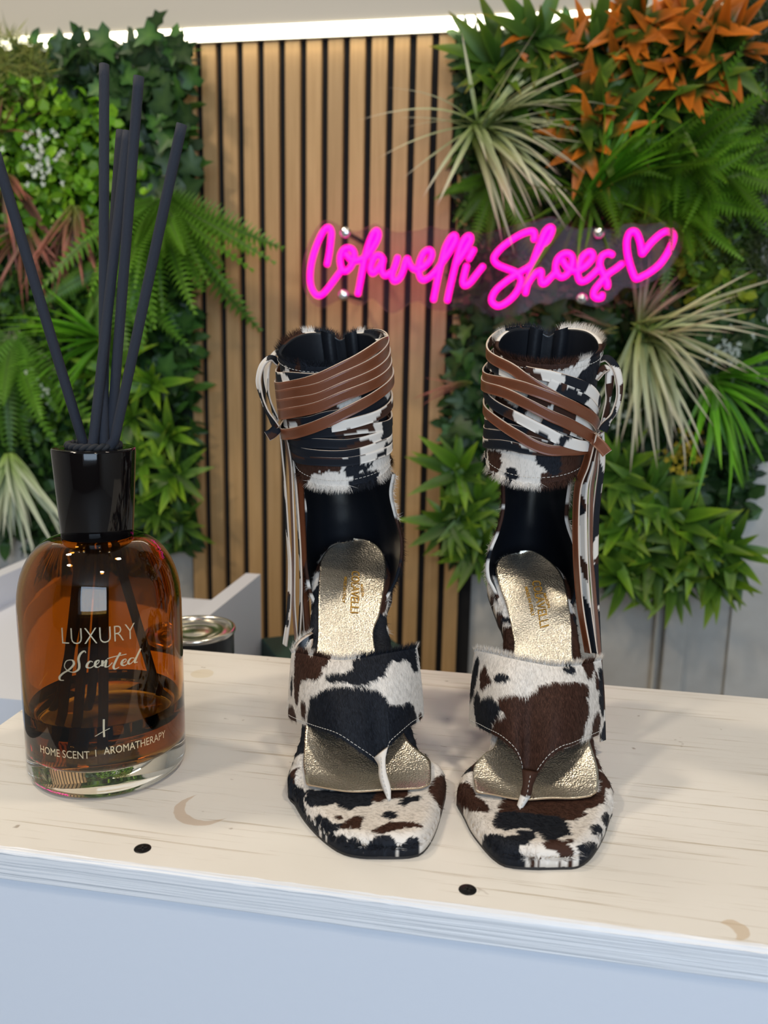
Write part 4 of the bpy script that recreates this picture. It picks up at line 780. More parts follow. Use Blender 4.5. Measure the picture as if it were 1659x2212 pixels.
DL = dict(cx=590, cy=1360, hx=580, hy=1020, toe=(815, 1852), heel=(-0.119, 0.560), heel_hw=0.0270, seed=1.7, dark_arch=True, bow=0.003,
 left=[(1000, 2040, 0), (800, 2035, 0), (640, 2005, 0), (520, 1940, 0), (390, 1830, 0), (270, 1690, 0), (180, 1540, 0), (140, 1400, 1), (130, 1300, 1), (160, 1220, 1), (190, 1120, 1), (230, 1000, 1), (255, 870, 1)],
 right=[(1000, 2040, 0), (1200, 2035, 0), (1320, 2005, 0), (1400, 1920, 0), (1460, 1800, 0), (1510, 1640, 0), (1545, 1500, 0), (1550, 1360, 1), (1530, 1270, 1), (1480, 1210, 1), (1420, 1180, 1), (1350, 1100, 1), (1290, 1030, 1)],
 toe_poly=[([(280, 1540), (300, 1490), (280, 1440), (500, 1440), (760, 1440), (960, 1440), (900, 1480), (870, 1580), (740, 1600), (700, 1620), (600, 1600), (560, 1560), (430, 1590), (330, 1600)], K), ([(880, 1540), (900, 1480), (940, 1420), (1220, 1420), (1190, 1490), (1120, 1520), (1000, 1520), (960, 1550)], B_), ([(1120, 1530), (1180, 1500), (1310, 1490), (1310, 1530), (1220, 1550), (1170, 1580), (1120, 1560)], K), (ell(1035, 1665, 78, 33), K),
  ([(600, 1740), (690, 1690), (760, 1665), (810, 1690), (790, 1760), (770, 1790), (680, 1790), (600, 1800)], B_), ([(360, 1690), (420, 1665), (500, 1690), (530, 1730), (620, 1740), (600, 1790), (560, 1810), (480, 1840), (440, 1800), (380, 1740)], K), (ell(590, 1685, 36, 18), B_), ([(870, 1810), (930, 1770), (1040, 1720), (1150, 1730), (1260, 1720), (1340, 1760), (1320, 1790), (1200, 1780), (1060, 1810), (930, 1835)], B_),
  ([(500, 1900), (560, 1860), (620, 1840), (670, 1890), (740, 1860), (780, 1900), (800, 1960), (850, 1960), (860, 1900), (920, 1850), (1010, 1840), (1090, 1870), (1110, 1960), (1300, 1990), (1330, 2090), (700, 2090), (500, 2000)], K), ([(100, 1380), (200, 1400), (260, 1430), (300, 1470), (270, 1520), (300, 1640), (370, 1720), (430, 1830), (520, 1900), (520, 2060), (250, 1850), (100, 1560)], K), ([(90, 1200), (180, 1230), (250, 1230), (200, 1280), (190, 1380), (90, 1390)], B_), ([(1380, 1430), (1420, 1350), (1620, 1370), (1620, 1500), (1500, 1600), (1420, 1510)], B_)],
 vamp_poly=[([(215, 180), (250, 150), (400, 250), (600, 240), (590, 340), (560, 380), (580, 440), (540, 490), (460, 480), (420, 490), (360, 490), (350, 560), (340, 660), (310, 700), (280, 680), (260, 560), (240, 420)], B_), (ell(205, 510, 22, 95), K), ([(120, 700), (160, 660), (230, 690), (270, 760), (270, 880), (200, 840), (120, 800)], B_), (ell(405, 745, 45, 85), B_),
  ([(760, 270), (900, 195), (1100, 155), (1270, 125), (1280, 370), (1240, 400), (1200, 350), (1190, 300), (1130, 285), (1090, 320), (1050, 285), (1010, 330), (980, 430), (900, 460), (860, 520), (780, 520), (740, 490), (650, 530), (600, 490), (610, 440), (660, 420), (740, 410), (780, 340)], K), ([(450, 820), (480, 740), (500, 640), (560, 620), (660, 560), (740, 540), (930, 525), (960, 580), (1000, 620), (1010, 680), (1100, 690), (1150, 660), (1210, 690), (1230, 750), (1260, 790), (1260, 880), (1130, 990), (1040, 1060), (990, 1250), (900, 1250), (740, 1100), (600, 1010), (440, 920)], K), (ell(1310, 780, 24, 40), B_)],
 cuff_poly=[([(300, 1180), (1480, 1050), (1480, 1700), (300, 1750)], WHITE), ([(380, 1200), (470, 1310), (940, 1490), (930, 1570), (800, 1560), (640, 1600), (620, 1660), (480, 1620), (380, 1500)], B_), ([(420, 1130), (900, 1120), (1090, 1230), (1090, 1480), (900, 1490), (470, 1330)], K), ([(850, 1100), (1210, 1090), (1190, 1230), (1080, 1290), (900, 1230)], B_), ([(1290, 1020), (1460, 960), (1460, 1200), (1320, 1300), (1270, 1180)], K), ([(960, 1570), (990, 1500), (1080, 1480), (1240, 1460), (1200, 1540), (1100, 1570), (1060, 1620), (970, 1600)], K), ([(1010, 1670), (1090, 1590), (1180, 1560), (1280, 1550), (1300, 1610), (1150, 1690), (1000, 1720)], K), ([(1230, 1350), (1330, 1310), (1340, 1390), (1250, 1410)], K)],
 print=[('MAISON', ((868, 1065), (880, 1185)), 0.0016, 0.02), ('COLAVELLI', ((785, 930), (772, 1345)), 0.0052, 0.0), ('MADE IN ITALY', ((715, 995), (695, 1255)), 0.0019, 0.02)],
 v_top=[(165, 215), (190, 205), (240, 212), (320, 225), (400, 240), (500, 262), (600, 272), (680, 268), (760, 255), (900, 232), (1000, 212), (1100, 195), (1200, 178), (1270, 165), (1290, 160)], v_bot=[(135, 770), (160, 805), (270, 850), (360, 885), (450, 915), (540, 945), (620, 985), (740, 1070), (860, 1155), (940, 1205), (1020, 1120), (1040, 1050), (1120, 970), (1230, 870), (1280, 838), (1330, 800), (1352, 760)],
 v_topY=(0.446, 0.470), v_botY=(0.412, 0.462), thong_l=[((900, 1150), 0.4155), ((940, 1215), 0.412), ((945, 1300), 0.408), ((970, 1400), 0.404), ((1020, 1520), 0.400)], thong_r=[((1025, 1060), 0.4165), ((1003, 1170), 0.411), ((1012, 1290), 0.4065), ((1048, 1420), 0.402), ((1052, 1525), 0.3985)], thong_dark=0.0, thong_col=WHITE,
 tilt=17, rx0=0.0292, rx1=0.0305, ry=0.032, cuff_b=(743, 1052), cuff_bY=0.487, cuff_t=(711, 792), cuff_tY=0.474,
 cnt_l=[((285, 20), 0.520), ((335, 180), 0.522), ((365, 400), 0.521), ((352, 700), 0.517), ((368, 900), 0.510), ((400, 1090), 0.500), ((440, 1200), 0.492)], cnt_r=[((1165, 20), 0.520), ((1138, 200), 0.522), ((1180, 400), 0.521), ((1235, 600), 0.519), ((1238, 800), 0.514), ((1190, 1000), 0.506), ((1110, 1160), 0.496)], cnt_back=[0.556, 0.566, 0.572, 0.566],
 cuff_crop=(530, 670, 4.4838),
 laces=[([(270, 640), (450, 645), (740, 650), (1000, 560)], 'fur', 1, LW, (1, 0)), ([(300, 1080), (600, 1085), (880, 1010), (1350, 860)], 'fur', 1, LW, (1, 1)),
  ([(440, 1200), (700, 1185), (1100, 1150), (1400, 1090)], 'hide', 1, LW*0.95, (1, 1)), ([(440, 1250), (700, 1290), (1000, 1290), (1280, 1220), (1410, 1160)], 'hide', 0.6, LW*0.95, (1, 1)), ([(450, 1320), (700, 1390), (1000, 1390), (1280, 1310), (1415, 1240)], 'hide', 0.4, LW*0.95, (1, 1)), ([(460, 1395), (700, 1455), (1000, 1465), (1280, 1390), (1420, 1320)], 'hide', 0.2, LW*0.9, (1, 1)),
  ([(830, 1130), (1100, 1070), (1300, 1000), (1395, 930)], 'fur', 1.8, LW, (0, 1)),
  ([(300, 735), (500, 720), (700, 665), (1000, 520), (1300, 330)], 'leather', 2, LW, (1, 1)), ([(250, 825), (480, 800), (700, 755), (1000, 620), (1330, 430)], 'leather', 2.2, LW, (1, 1)), ([(235, 915), (480, 890), (700, 845), (1000, 715), (1345, 535)], 'leather', 2.4, LW, (1, 1)), ([(255, 1010), (480, 990), (700, 940), (1000, 815), (1355, 640)], 'leather', 2.6, LW, (1, 1)), ([(300, 1190), (440, 1195), (600, 1150), (800, 1070), (1000, 970), (1200, 860), (1365, 750)], 'leather', 3.0, LW*1.05, (1, 1))],
 loop=[([(600, 785, 0.505), (585, 775, 0.503), (568, 790, 0.502), (560, 820, 0.501), (565, 850, 0.500), (575, 880, 0.498), (588, 905, 0.496), (600, 925, 0.495)], (590, 850, 0.503), LW), ([(612, 770, 0.512), (600, 762, 0.512), (588, 775, 0.512), (578, 800, 0.511), (580, 840, 0.508), (590, 880, 0.503), (602, 910, 0.500)], (605, 840, 0.510), LW)],
 hang=[([(600, 925, 0.496), (588, 937, 0.492), (577, 943, 0.490)], (0.3, -0.9, 0.4), 'fur', LW), ([(606, 925, 0.500), (612, 990, 0.502), (618, 1060, 0.503), (623, 1150, 0.503), (628, 1225, 0.502), (626, 1320, 0.500), (617, 1394, 0.497)], (-0.95, -0.3, 0, -0.8, -0.6, 0), 'fur', LW), ([(615, 925, 0.503), (628, 1000, 0.505), (633, 1100, 0.506), (636, 1200, 0.506), (636, 1300, 0.505), (642, 1385, 0.502)], (-0.85, -0.5, 0), 'leather', LW), ([(622, 930, 0.505), (636, 1010, 0.508), (644, 1100, 0.508), (650, 1200, 0.508), (652, 1280, 0.506), (648, 1375, 0.504)], (-0.9, -0.42, 0), 'fur', LW), ([(626, 935, 0.508), (644, 1020, 0.512), (650, 1120, 0.513), (656, 1250, 0.512), (664, 1385, 0.508)], (0.9, -0.4, 0), 'leather', LW)])
a5, a3 = f5(DL), f3(DL)
DL['pad_left'] = [(a5, p) for p in ((345, 1425), (300, 1410), (282, 1300), (270, 1200), (280, 1050), (295, 880), (395, 170))]+[(a3, p) for p in ((470, 1300), (480, 1000), (495, 850), (560, 740), (650, 680), (800, 660))]
DL['pad_right'] = [(a5, p) for p in ((1330, 1430), (1405, 1390), (1415, 1270), (1400, 1190), (1300, 1110), (1170, 950), (905, 170))]+[(a3, p) for p in ((1050, 1350), (1100, 1040), (1110, 880), (1060, 760), (950, 685), (800, 660))]
DR = dict(cx=970, cy=1370, hx=980, hy=1020, toe=(1160, 1874), heel=(0.001, 0.566), heel_hw=0.0275, seed=8.3, dark_arch=False, bow=0.003,
 left=[(800, 2095, 0), (600, 2085, 0), (480, 2060, 0), (380, 1990, 0), (290, 1890, 0), (200, 1770, 0), (140, 1650, 0), (90, 1560, 0), (70, 1420, 1), (85, 1330, 1), (130, 1240, 1), (230, 1150, 1), (330, 1050, 1), (370, 960, 1)],
 right=[(800, 2095, 0), (1000, 2090, 0), (1150, 2080, 0), (1260, 2010, 0), (1340, 1900, 0), (1400, 1780, 0), (1445, 1640, 0), (1475, 1480, 1), (1470, 1380, 1), (1430, 1300, 1), (1390, 1240, 1), (1350, 1130, 1), (1310, 1010, 1)],
 toe_poly=[([(40, 1420), (100, 1340), (170, 1340), (220, 1390), (240, 1450), (330, 1500), (375, 1570), (340, 1600), (200, 1600), (120, 1620), (40, 1500)], B_), ([(440, 1530), (480, 1460), (700, 1470), (1000, 1470), (1250, 1440), (1340, 1400), (1400, 1440), (1390, 1520), (1280, 1560), (1200, 1590), (1240, 1620), (1090, 1670), (900, 1640), (700, 1620), (460, 1610)], B_), ([(375, 1700), (420, 1600), (560, 1590), (800, 1610), (1000, 1640), (1080, 1690), (1060, 1720), (1100, 1790), (1000, 1810), (930, 1850), (850, 1850), (800, 1780), (700, 1740), (600, 1740), (500, 1760), (420, 1740)], K),
  ([(600, 1760), (760, 1760), (780, 1830), (700, 1850), (720, 1890), (640, 1880), (620, 1940), (690, 2010), (700, 2120), (480, 2120), (300, 1960), (280, 1850), (330, 1810), (500, 1810), (620, 1800)], K), ([(820, 1870), (900, 1840), (990, 1840), (1050, 1880), (1110, 1930), (1120, 1990), (1080, 2040), (1010, 2010), (960, 1950), (880, 1930)], B_), (ell(1080, 1858, 40, 21), B_), ([(720, 2040), (770, 2000), (840, 2020), (870, 2110), (730, 2110)], B_), ([(1250, 1720), (1320, 1690), (1380, 1740), (1370, 1810), (1280, 1810)], K), ([(1350, 1640), (1400, 1600), (1520, 1620), (1470, 1720), (1390, 1710)], K), ([(1220, 1890), (1320, 1870), (1400, 1900), (1260, 1960)], K), ([(1130, 2050), (1290, 1960), (1330, 1980), (1200, 2110)], K), ([(1330, 1320), (1430, 1340), (1440, 1380), (1390, 1400), (1400, 1440), (1340, 1450)], B_)],
 vamp_poly=[([(240, 260), (280, 200), (320, 250), (300, 440), (250, 560), (180, 590), (190, 450)], K), ([(340, 360), (380, 295), (415, 310), (420, 370), (470, 430), (490, 490), (440, 500), (390, 535), (350, 510)], B_), (ell(555, 445, 60, 48), K), (ell(1025, 325, 50, 44), K), ([(255, 620), (270, 550), (320, 525), (360, 560), (370, 610), (420, 600), (500, 600), (530, 660), (580, 700), (560, 800), (500, 860), (490, 960), (350, 890), (290, 810)], K),
  ([(480, 930), (510, 850), (600, 790), (560, 700), (550, 640), (620, 600), (700, 580), (780, 520), (800, 470), (900, 450), (1080, 450), (1170, 480), (1170, 550), (1130, 600), (1160, 650), (1165, 750), (1110, 850), (1110, 920), (1070, 1010), (960, 1060), (860, 1160), (800, 1280), (770, 1500), (650, 1500), (640, 1270), (590, 1120), (530, 1020)], B_), ([(1140, 250), (1260, 220), (1270, 330), (1220, 410), (1170, 410)], B_), (ell(1285, 425, 25, 85), B_), ([(1215, 800), (1240, 730), (1310, 680), (1345, 750), (1345, 930), (1200, 960)], B_), ([(1320, 300), (1420, 280), (1420, 760), (1350, 720), (1300, 600)], K)],
 cuff_poly=[([(150, 950), (1300, 1150), (1300, 1450), (1190, 1640), (150, 1640)], WHITE), ([(280, 1270), (390, 1290), (410, 1400), (390, 1500), (300, 1470)], B_), (ell(495, 1500, 66, 66), K), ([(235, 940), (640, 1040), (700, 1260), (300, 1250), (225, 1180)], K), ([(740, 1260), (980, 1260), (970, 1480), (900, 1530), (810, 1450), (735, 1400)], K), ([(960, 1250), (1260, 1250), (1220, 1470), (1000, 1640), (770, 1640), (770, 1510), (830, 1480), (900, 1530), (965, 1480)], B_), ([(500, 1250), (620, 1270), (560, 1310)], B_), ([(400, 360), (700, 420), (1140, 420), (1090, 490), (900, 520), (700, 500), (480, 470)], B_), ([(920, 530), (1090, 480), (1150, 410), (1250, 380), (1240, 470), (1110, 570)], WHITE), ([(1110, 570), (1240, 480), (1240, 400), (1340, 360), (1340, 600), (1220, 640)], K), ([(210, 1230), (270, 1260), (270, 1340), (230, 1350)], K)],
 print=[('MAISON', ((843, 1165), (888, 1300)), 0.0017, 0.02), ('COLAVELLI', ((735, 1040), (815, 1475)), 0.0054, 0.0), ('MADE IN ITALY', ((668, 1105), (735, 1375)), 0.0019, 0.02)],
 v_top=[(225, 165), (250, 150), (320, 162), (400, 178), (500, 203), (580, 220), (700, 245), (800, 263), (900, 280), (980, 288), (1110, 280), (1180, 270), (1250, 258), (1320, 240), (1362, 228)], v_bot=[(180, 770), (198, 805), (280, 842), (350, 880), (450, 930), (540, 1000), (610, 1080), (650, 1180), (668, 1300), (710, 1365), (765, 1300), (820, 1210), (900, 1110), (1000, 1040), (1090, 1010), (1210, 955), (1350, 892), (1385, 800)],
 v_topY=(0.452, 0.476), v_botY=(0.420, 0.468), thong_l=[((655, 1220), 0.4195), ((660, 1330), 0.414), ((645, 1420), 0.4105), ((600, 1560), 0.4065)], thong_r=[((800, 1240), 0.4195), ((755, 1350), 0.414), ((735, 1440), 0.4105), ((650, 1575), 0.4050)], thong_dark=0.009, thong_col=BROWN,
 tilt=17, rx0=0.0300, rx1=0.0305, ry=0.033, cuff_b=(1152, 1044), cuff_bY=0.493, cuff_t=(1182, 786), cuff_tY=0.480,
 cnt_l=[((482, 60), 0.525), ((482, 350), 0.527), ((430, 570), 0.524), ((370, 720), 0.521), ((335, 870), 0.516), ((345, 1000), 0.510), ((390, 1090), 0.502), ((440, 1200), 0.496)], cnt_r=[((1085, 60), 0.525), ((1045, 380), 0.527), ((1065, 520), 0.525), ((1120, 680), 0.521), ((1150, 850), 0.516), ((1150, 1000), 0.510), ((1130, 1150), 0.503), ((1090, 1250), 0.497)], cnt_back=[0.560, 0.571, 0.578, 0.571],
 cuff_crop=(990, 680, 4.3658),
 laces=[([(230, 430), (400, 510), (600, 600)], 'fur', 1.0, LW, (1, 0)), ([(640, 530), (900, 585), (1200, 690), (1370, 850)], 'fur', 1.2, LW, (0, 1)), ([(850, 640), (1050, 720), (1220, 800), (1360, 920)], 'fur', 1.0, LW, (0, 1)), ([(650, 780), (900, 860), (1100, 960), (1300, 1060)], 'fur', 0.6, LW, (0, 1)), ([(200, 1010), (400, 1050), (650, 1110), (900, 1180)], 'hide', 0.3, LW*0.95, (1, 0)), ([(200, 1090), (400, 1130), (650, 1180), (950, 1250)], 'hide', 0.4, LW*0.95, (1, 0)), ([(205, 1185), (420, 1225), (650, 1265), (950, 1290)], 'hide', 0.3, LW*0.9, (1, 0)), ([(800, 985), (1000, 1060), (1250, 1160)], 'fur', 1.0, LW, (0, 0)),
  ([(195, 680), (330, 830), (560, 960), (800, 1085), (1000, 1190), (1240, 1230)], 'fur', 1.8, LW, (1, 1)), ([(185, 850), (350, 990), (550, 1130), (700, 1220), (860, 1275), (1030, 1275), (1240, 1240)], 'leather', 1.4, LW, (1, 1)),
  ([(265, 330), (450, 480), (640, 600), (800, 710), (950, 800), (1100, 880)], 'leather', 2.0, LW, (1, 0)), ([(225, 560), (450, 640), (700, 705), (1000, 825), (1250, 965), (1380, 1090)], 'leather', 2.6, LW, (1, 1)), ([(220, 640), (400, 715), (640, 835), (900, 965), (1050, 1035), (1280, 1170)], 'leather', 2.8, LW, (1, 0))],
 loop=[([(1297, 778, 0.512), (1312, 776, 0.511), (1328, 795, 0.510), (1336, 825, 0.509), (1335, 860, 0.507), (1325, 890, 0.505), (1310, 912, 0.503), (1300, 930, 0.503)], (1306, 850, 0.512), LW), ([(1285, 820, 0.503), (1302, 800, 0.505), (1315, 800, 0.507), (1314, 840, 0.507), (1310, 880, 0.505), (1304, 920, 0.503)], (1295, 860, 0.507), LW*0.9)],
 hang=[([(1282, 948, 0.500), (1300, 965, 0.497), (1312, 980, 0.495)], (-0.3, -0.9, 0.4), 'leather', LW), ([(1296, 935, 0.505), (1298, 1000, 0.510), (1291, 1060, 0.513), (1285, 1130, 0.514), (1284, 1250, 0.513), (1290, 1400, 0.509), (1297, 1500, 0.503), (1300, 1600, 0.498)], (0.8, -0.6, 0), 'fur', LW), ([(1292, 935, 0.503), (1286, 1000, 0.507), (1276, 1060, 0.509), (1275, 1180, 0.510), (1281, 1280, 0.509), (1292, 1410, 0.505), (1296, 1500, 0.500)], (0.92, -0.38, 0), 'leather', LW), ([(1288, 935, 0.502), (1276, 1000, 0.505), (1262, 1060, 0.507), (1262, 1180, 0.508), (1268, 1290, 0.507), (1284, 1410, 0.503)], (-0.75, -0.65, 0), 'fur', LW), ([(1284, 935, 0.500), (1268, 1000, 0.503), (1249, 1060, 0.505), (1246, 1180, 0.506), (1254, 1300, 0.505), (1272, 1410, 0.501)], (-0.85, -0.5, 0), 'leather', LW)])
b5, b3 = f5(DR), f3(DR)
DR['pad_left'] = [(b5, p) for p in ((290, 1450), (238, 1430), (218, 1300), (228, 1195), (320, 1090), (430, 970), (575, 190))]+[(b3, p) for p in ((550, 1500), (500, 1280), (440, 1120), (400, 1000), (395, 930), (430, 850), (500, 800), (620, 770))]
DR['pad_right'] = [(b5, p) for p in ((1270, 1465), (1330, 1420), (1335, 1260), (1300, 1120), (1250, 950), (1112, 270))]+[(b3, p) for p in ((1110, 1500), (1080, 1250), (1040, 1030), (980, 920), (870, 830), (740, 770), (620, 770))]
DL['f3'] = a3; DR['f3'] = b3; DL['pad_end'] = 660; DR['pad_end'] = 770
sandal(DL, 'cow print high heel sandal beside the bottle with brown laces fanning up to the right')
sandal(DR, 'cow print high heel sandal further from the bottle with laces hanging at its right')
# ------------------------------------------------------------------ plant walls
def leaf_geom(nx, wfun, droop=0.15, fold=0.25, cfun=None, twist=0.0):
    V = []; C = []; ts = np.linspace(0, 1, nx)
    for t in ts:
        w_ = wfun(t); z = -droop*t*t; 
        for s in (-1, 0, 1):
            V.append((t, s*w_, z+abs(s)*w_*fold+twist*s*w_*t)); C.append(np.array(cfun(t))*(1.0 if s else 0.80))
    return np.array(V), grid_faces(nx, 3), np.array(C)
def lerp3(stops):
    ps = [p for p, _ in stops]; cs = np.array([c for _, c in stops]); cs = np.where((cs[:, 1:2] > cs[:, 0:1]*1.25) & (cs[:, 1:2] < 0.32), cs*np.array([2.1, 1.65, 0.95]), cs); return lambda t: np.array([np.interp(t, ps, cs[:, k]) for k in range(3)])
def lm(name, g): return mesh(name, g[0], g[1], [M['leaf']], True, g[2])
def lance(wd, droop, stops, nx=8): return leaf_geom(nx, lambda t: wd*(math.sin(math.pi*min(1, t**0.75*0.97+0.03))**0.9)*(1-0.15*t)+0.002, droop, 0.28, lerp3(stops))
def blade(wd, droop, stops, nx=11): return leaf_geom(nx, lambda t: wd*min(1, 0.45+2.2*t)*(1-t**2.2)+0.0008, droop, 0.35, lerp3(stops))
DG, MG, BG, YG = (0.016, 0.050, 0.012), (0.045, 0.120, 0.016), (0.085, 0.210, 0.018), (0.20, 0.30, 0.022)
OR = (0.85, 0.23, 0.018)
LEAF = dict(
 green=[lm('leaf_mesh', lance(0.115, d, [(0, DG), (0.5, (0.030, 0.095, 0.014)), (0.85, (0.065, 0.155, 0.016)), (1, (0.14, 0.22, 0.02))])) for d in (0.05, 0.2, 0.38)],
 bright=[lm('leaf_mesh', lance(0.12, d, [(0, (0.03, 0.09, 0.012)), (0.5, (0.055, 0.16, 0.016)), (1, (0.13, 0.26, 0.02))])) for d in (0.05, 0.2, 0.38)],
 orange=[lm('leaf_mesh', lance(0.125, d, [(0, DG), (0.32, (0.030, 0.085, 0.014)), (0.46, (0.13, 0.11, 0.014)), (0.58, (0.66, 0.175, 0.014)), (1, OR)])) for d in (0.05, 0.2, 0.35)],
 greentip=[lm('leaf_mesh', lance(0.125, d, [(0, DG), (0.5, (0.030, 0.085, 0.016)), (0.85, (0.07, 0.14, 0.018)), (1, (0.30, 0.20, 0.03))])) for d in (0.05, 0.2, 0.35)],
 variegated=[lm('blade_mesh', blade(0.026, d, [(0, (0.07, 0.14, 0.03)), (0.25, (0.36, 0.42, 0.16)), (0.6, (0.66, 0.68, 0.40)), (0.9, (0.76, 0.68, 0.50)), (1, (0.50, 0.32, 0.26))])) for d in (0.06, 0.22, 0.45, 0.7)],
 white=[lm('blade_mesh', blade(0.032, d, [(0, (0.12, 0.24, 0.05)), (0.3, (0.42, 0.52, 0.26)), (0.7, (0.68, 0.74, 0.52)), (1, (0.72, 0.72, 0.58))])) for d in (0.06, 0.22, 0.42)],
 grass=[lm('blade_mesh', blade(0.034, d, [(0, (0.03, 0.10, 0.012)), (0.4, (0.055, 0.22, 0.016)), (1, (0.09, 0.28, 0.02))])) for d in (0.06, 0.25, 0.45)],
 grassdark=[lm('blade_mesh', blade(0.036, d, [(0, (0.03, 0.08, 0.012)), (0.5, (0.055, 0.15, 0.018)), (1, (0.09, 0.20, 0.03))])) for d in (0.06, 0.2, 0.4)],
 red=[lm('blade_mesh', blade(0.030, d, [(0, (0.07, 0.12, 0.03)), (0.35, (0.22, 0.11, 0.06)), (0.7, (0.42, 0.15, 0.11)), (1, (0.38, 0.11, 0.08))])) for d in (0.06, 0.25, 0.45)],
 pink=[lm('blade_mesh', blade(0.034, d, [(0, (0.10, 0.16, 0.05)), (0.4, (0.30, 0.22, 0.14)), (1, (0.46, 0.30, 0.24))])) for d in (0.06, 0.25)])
def ivy_geom():
    pts = [(0, 0), (-0.10, 0.22), (0.06, 0.50), (0.30, 0.30), (0.58, 0.42), (0.66, 0.18), (1.0, 0.0)]; out = pts+[(x, -y) for x, y in pts[-2:0:-1]]
    V = [(0.28, 0, 0.0)]+[(x, y, -0.22*x*x+0.28*abs(y)) for x, y in out]; k = len(out)
    C = [np.array((0.050, 0.105, 0.026))]+[np.array((0.020, 0.055, 0.016))+np.array((0.02, 0.04, 0.004))*max(0, x-0.5) for x, y in out]
    return np.array(V), [(0, 1+i, 1+(i+1) % k) for i in range(k)], np.array(C)
def ivy_light():
    V, F, C = ivy_geom(); return V, F, C*np.array([1.9, 2.1, 1.5])
LEAF['ivy'] = [lm('leaf_mesh', ivy_geom()), lm('leaf_mesh', ivy_geom()), lm('leaf_mesh', ivy_light())]
def fern_geom(n=26, wid=0.17, droop=0.45, c0=MG, c1=BG):
    V = []; F = []; C = []
    for i in range(n):
        t = 0.06+0.94*i/(n-1); ln = wid*math.sin(math.pi*(0.12+0.86*t))**0.7*(1.05-0.35*t)+0.01; z = -droop*t*t; hw = 0.5/n*1.05; sl = -2*droop*t
        for sg in (-1, 1):
            o_ = len(V); V += [(t-hw, 0, z-sl*hw), (t+hw*0.2, sg*ln*0.55, z-0.02+0.15*ln), (t+hw*1.3, sg*ln, z-0.10*ln-0.02), (t+hw*1.5, sg*ln*0.5, z-0.01+0.13*ln), (t+hw, 0, z+sl*hw)]
            F += [(o_, o_+1, o_+3, o_+4), (o_+1, o_+2, o_+3)]; cc = (np.array(c0)*(1-t)+np.array(c1)*t)*np.array([1.9, 1.6, 1.2]); C += [cc*0.7, cc, cc*1.25, cc, cc*0.7]
    o_ = len(V)
    for i in range(10):
        t = i/9; V += [(t, -0.006*(1-t)-0.001, -droop*t*t+0.004), (t, 0.006*(1-t)+0.001, -droop*t*t+0.004)]; C += [np.array((0.05, 0.08, 0.02))]*2
    F += [(o_+2*i, o_+2*i+1, o_+2*i+3, o_+2*i+2) for i in range(9)]
    return np.array(V), F, np.array(C)
LEAF['fern'] = [lm('frond_mesh', fern_geom(26, 0.16, d, (0.035, 0.115, 0.014), (0.085, 0.230, 0.022))) for d in (0.1, 0.35, 0.6)]
LEAF['fernright'] = [lm('frond_mesh', fern_geom(24, 0.15, d, (0.028, 0.095, 0.010), (0.070, 0.190, 0.012))) for d in (0.1, 0.35, 0.55)]
def basis(d, nrm=(0, -1, 0.25)):
    x = np.array(d, float); x /= np.linalg.norm(x); z = np.array(nrm, float); z = z-x*(z@x)
    if np.linalg.norm(z) < 1e-3: z = np.array([0, 0, 1.0])-x*x[2]
    z /= np.linalg.norm(z); y = np.cross(z, x); return np.column_stack([x, y, z])
def clump(name, label, cat, px, py, Y, kind, n, ln, part='leaf', th0=0, th1=360, al0=8, al1=60, group=None, jit=0.006, down=0.0, seed=None):
    """one plant: leaves radiating from its base; th = angles in the wall plane (0 right, 90 up), al = how far they stand off the wall"""
    r = random.Random(seed if seed is not None else int(px*7+py*13)); c = U(px, py, Y)
    e = empty(name, tuple(c), label, cat, group)
    for i in range(n):
        th = math.radians(th0+(th1-th0)*((i+r.random()*0.9)/n)); al = math.radians(al0+(al1-al0)*r.random()**1.2)
        d = np.array([math.cos(al)*math.cos(th), -math.sin(al), math.cos(al)*math.sin(th)-down*r.random()]); kd = kind if isinstance(kind, str) else r.choices([k_ for k_, _ in kind], [w_ for _, w_ in kind])[0]
        me = r.choice(LEAF[kd]); Bm = basis(d, (r.uniform(-0.6, 0.6), -0.55, 0.9) if part == 'blade' else (r.uniform(-0.5, 0.5), -1, r.uniform(0.0, 0.8))); s = ln*(0.68+0.55*r.random())
        o = link(part, me, e); mt = Matrix.Identity(4)
        for a_ in range(3):
            for b_ in range(3): mt[a_][b_] = Bm[a_][b_]*s
        mt[0][3] = r.uniform(-jit, jit); mt[1][3] = r.uniform(-jit, jit); mt[2][3] = r.uniform(-jit, jit); o.matrix_basis = mt
    return e
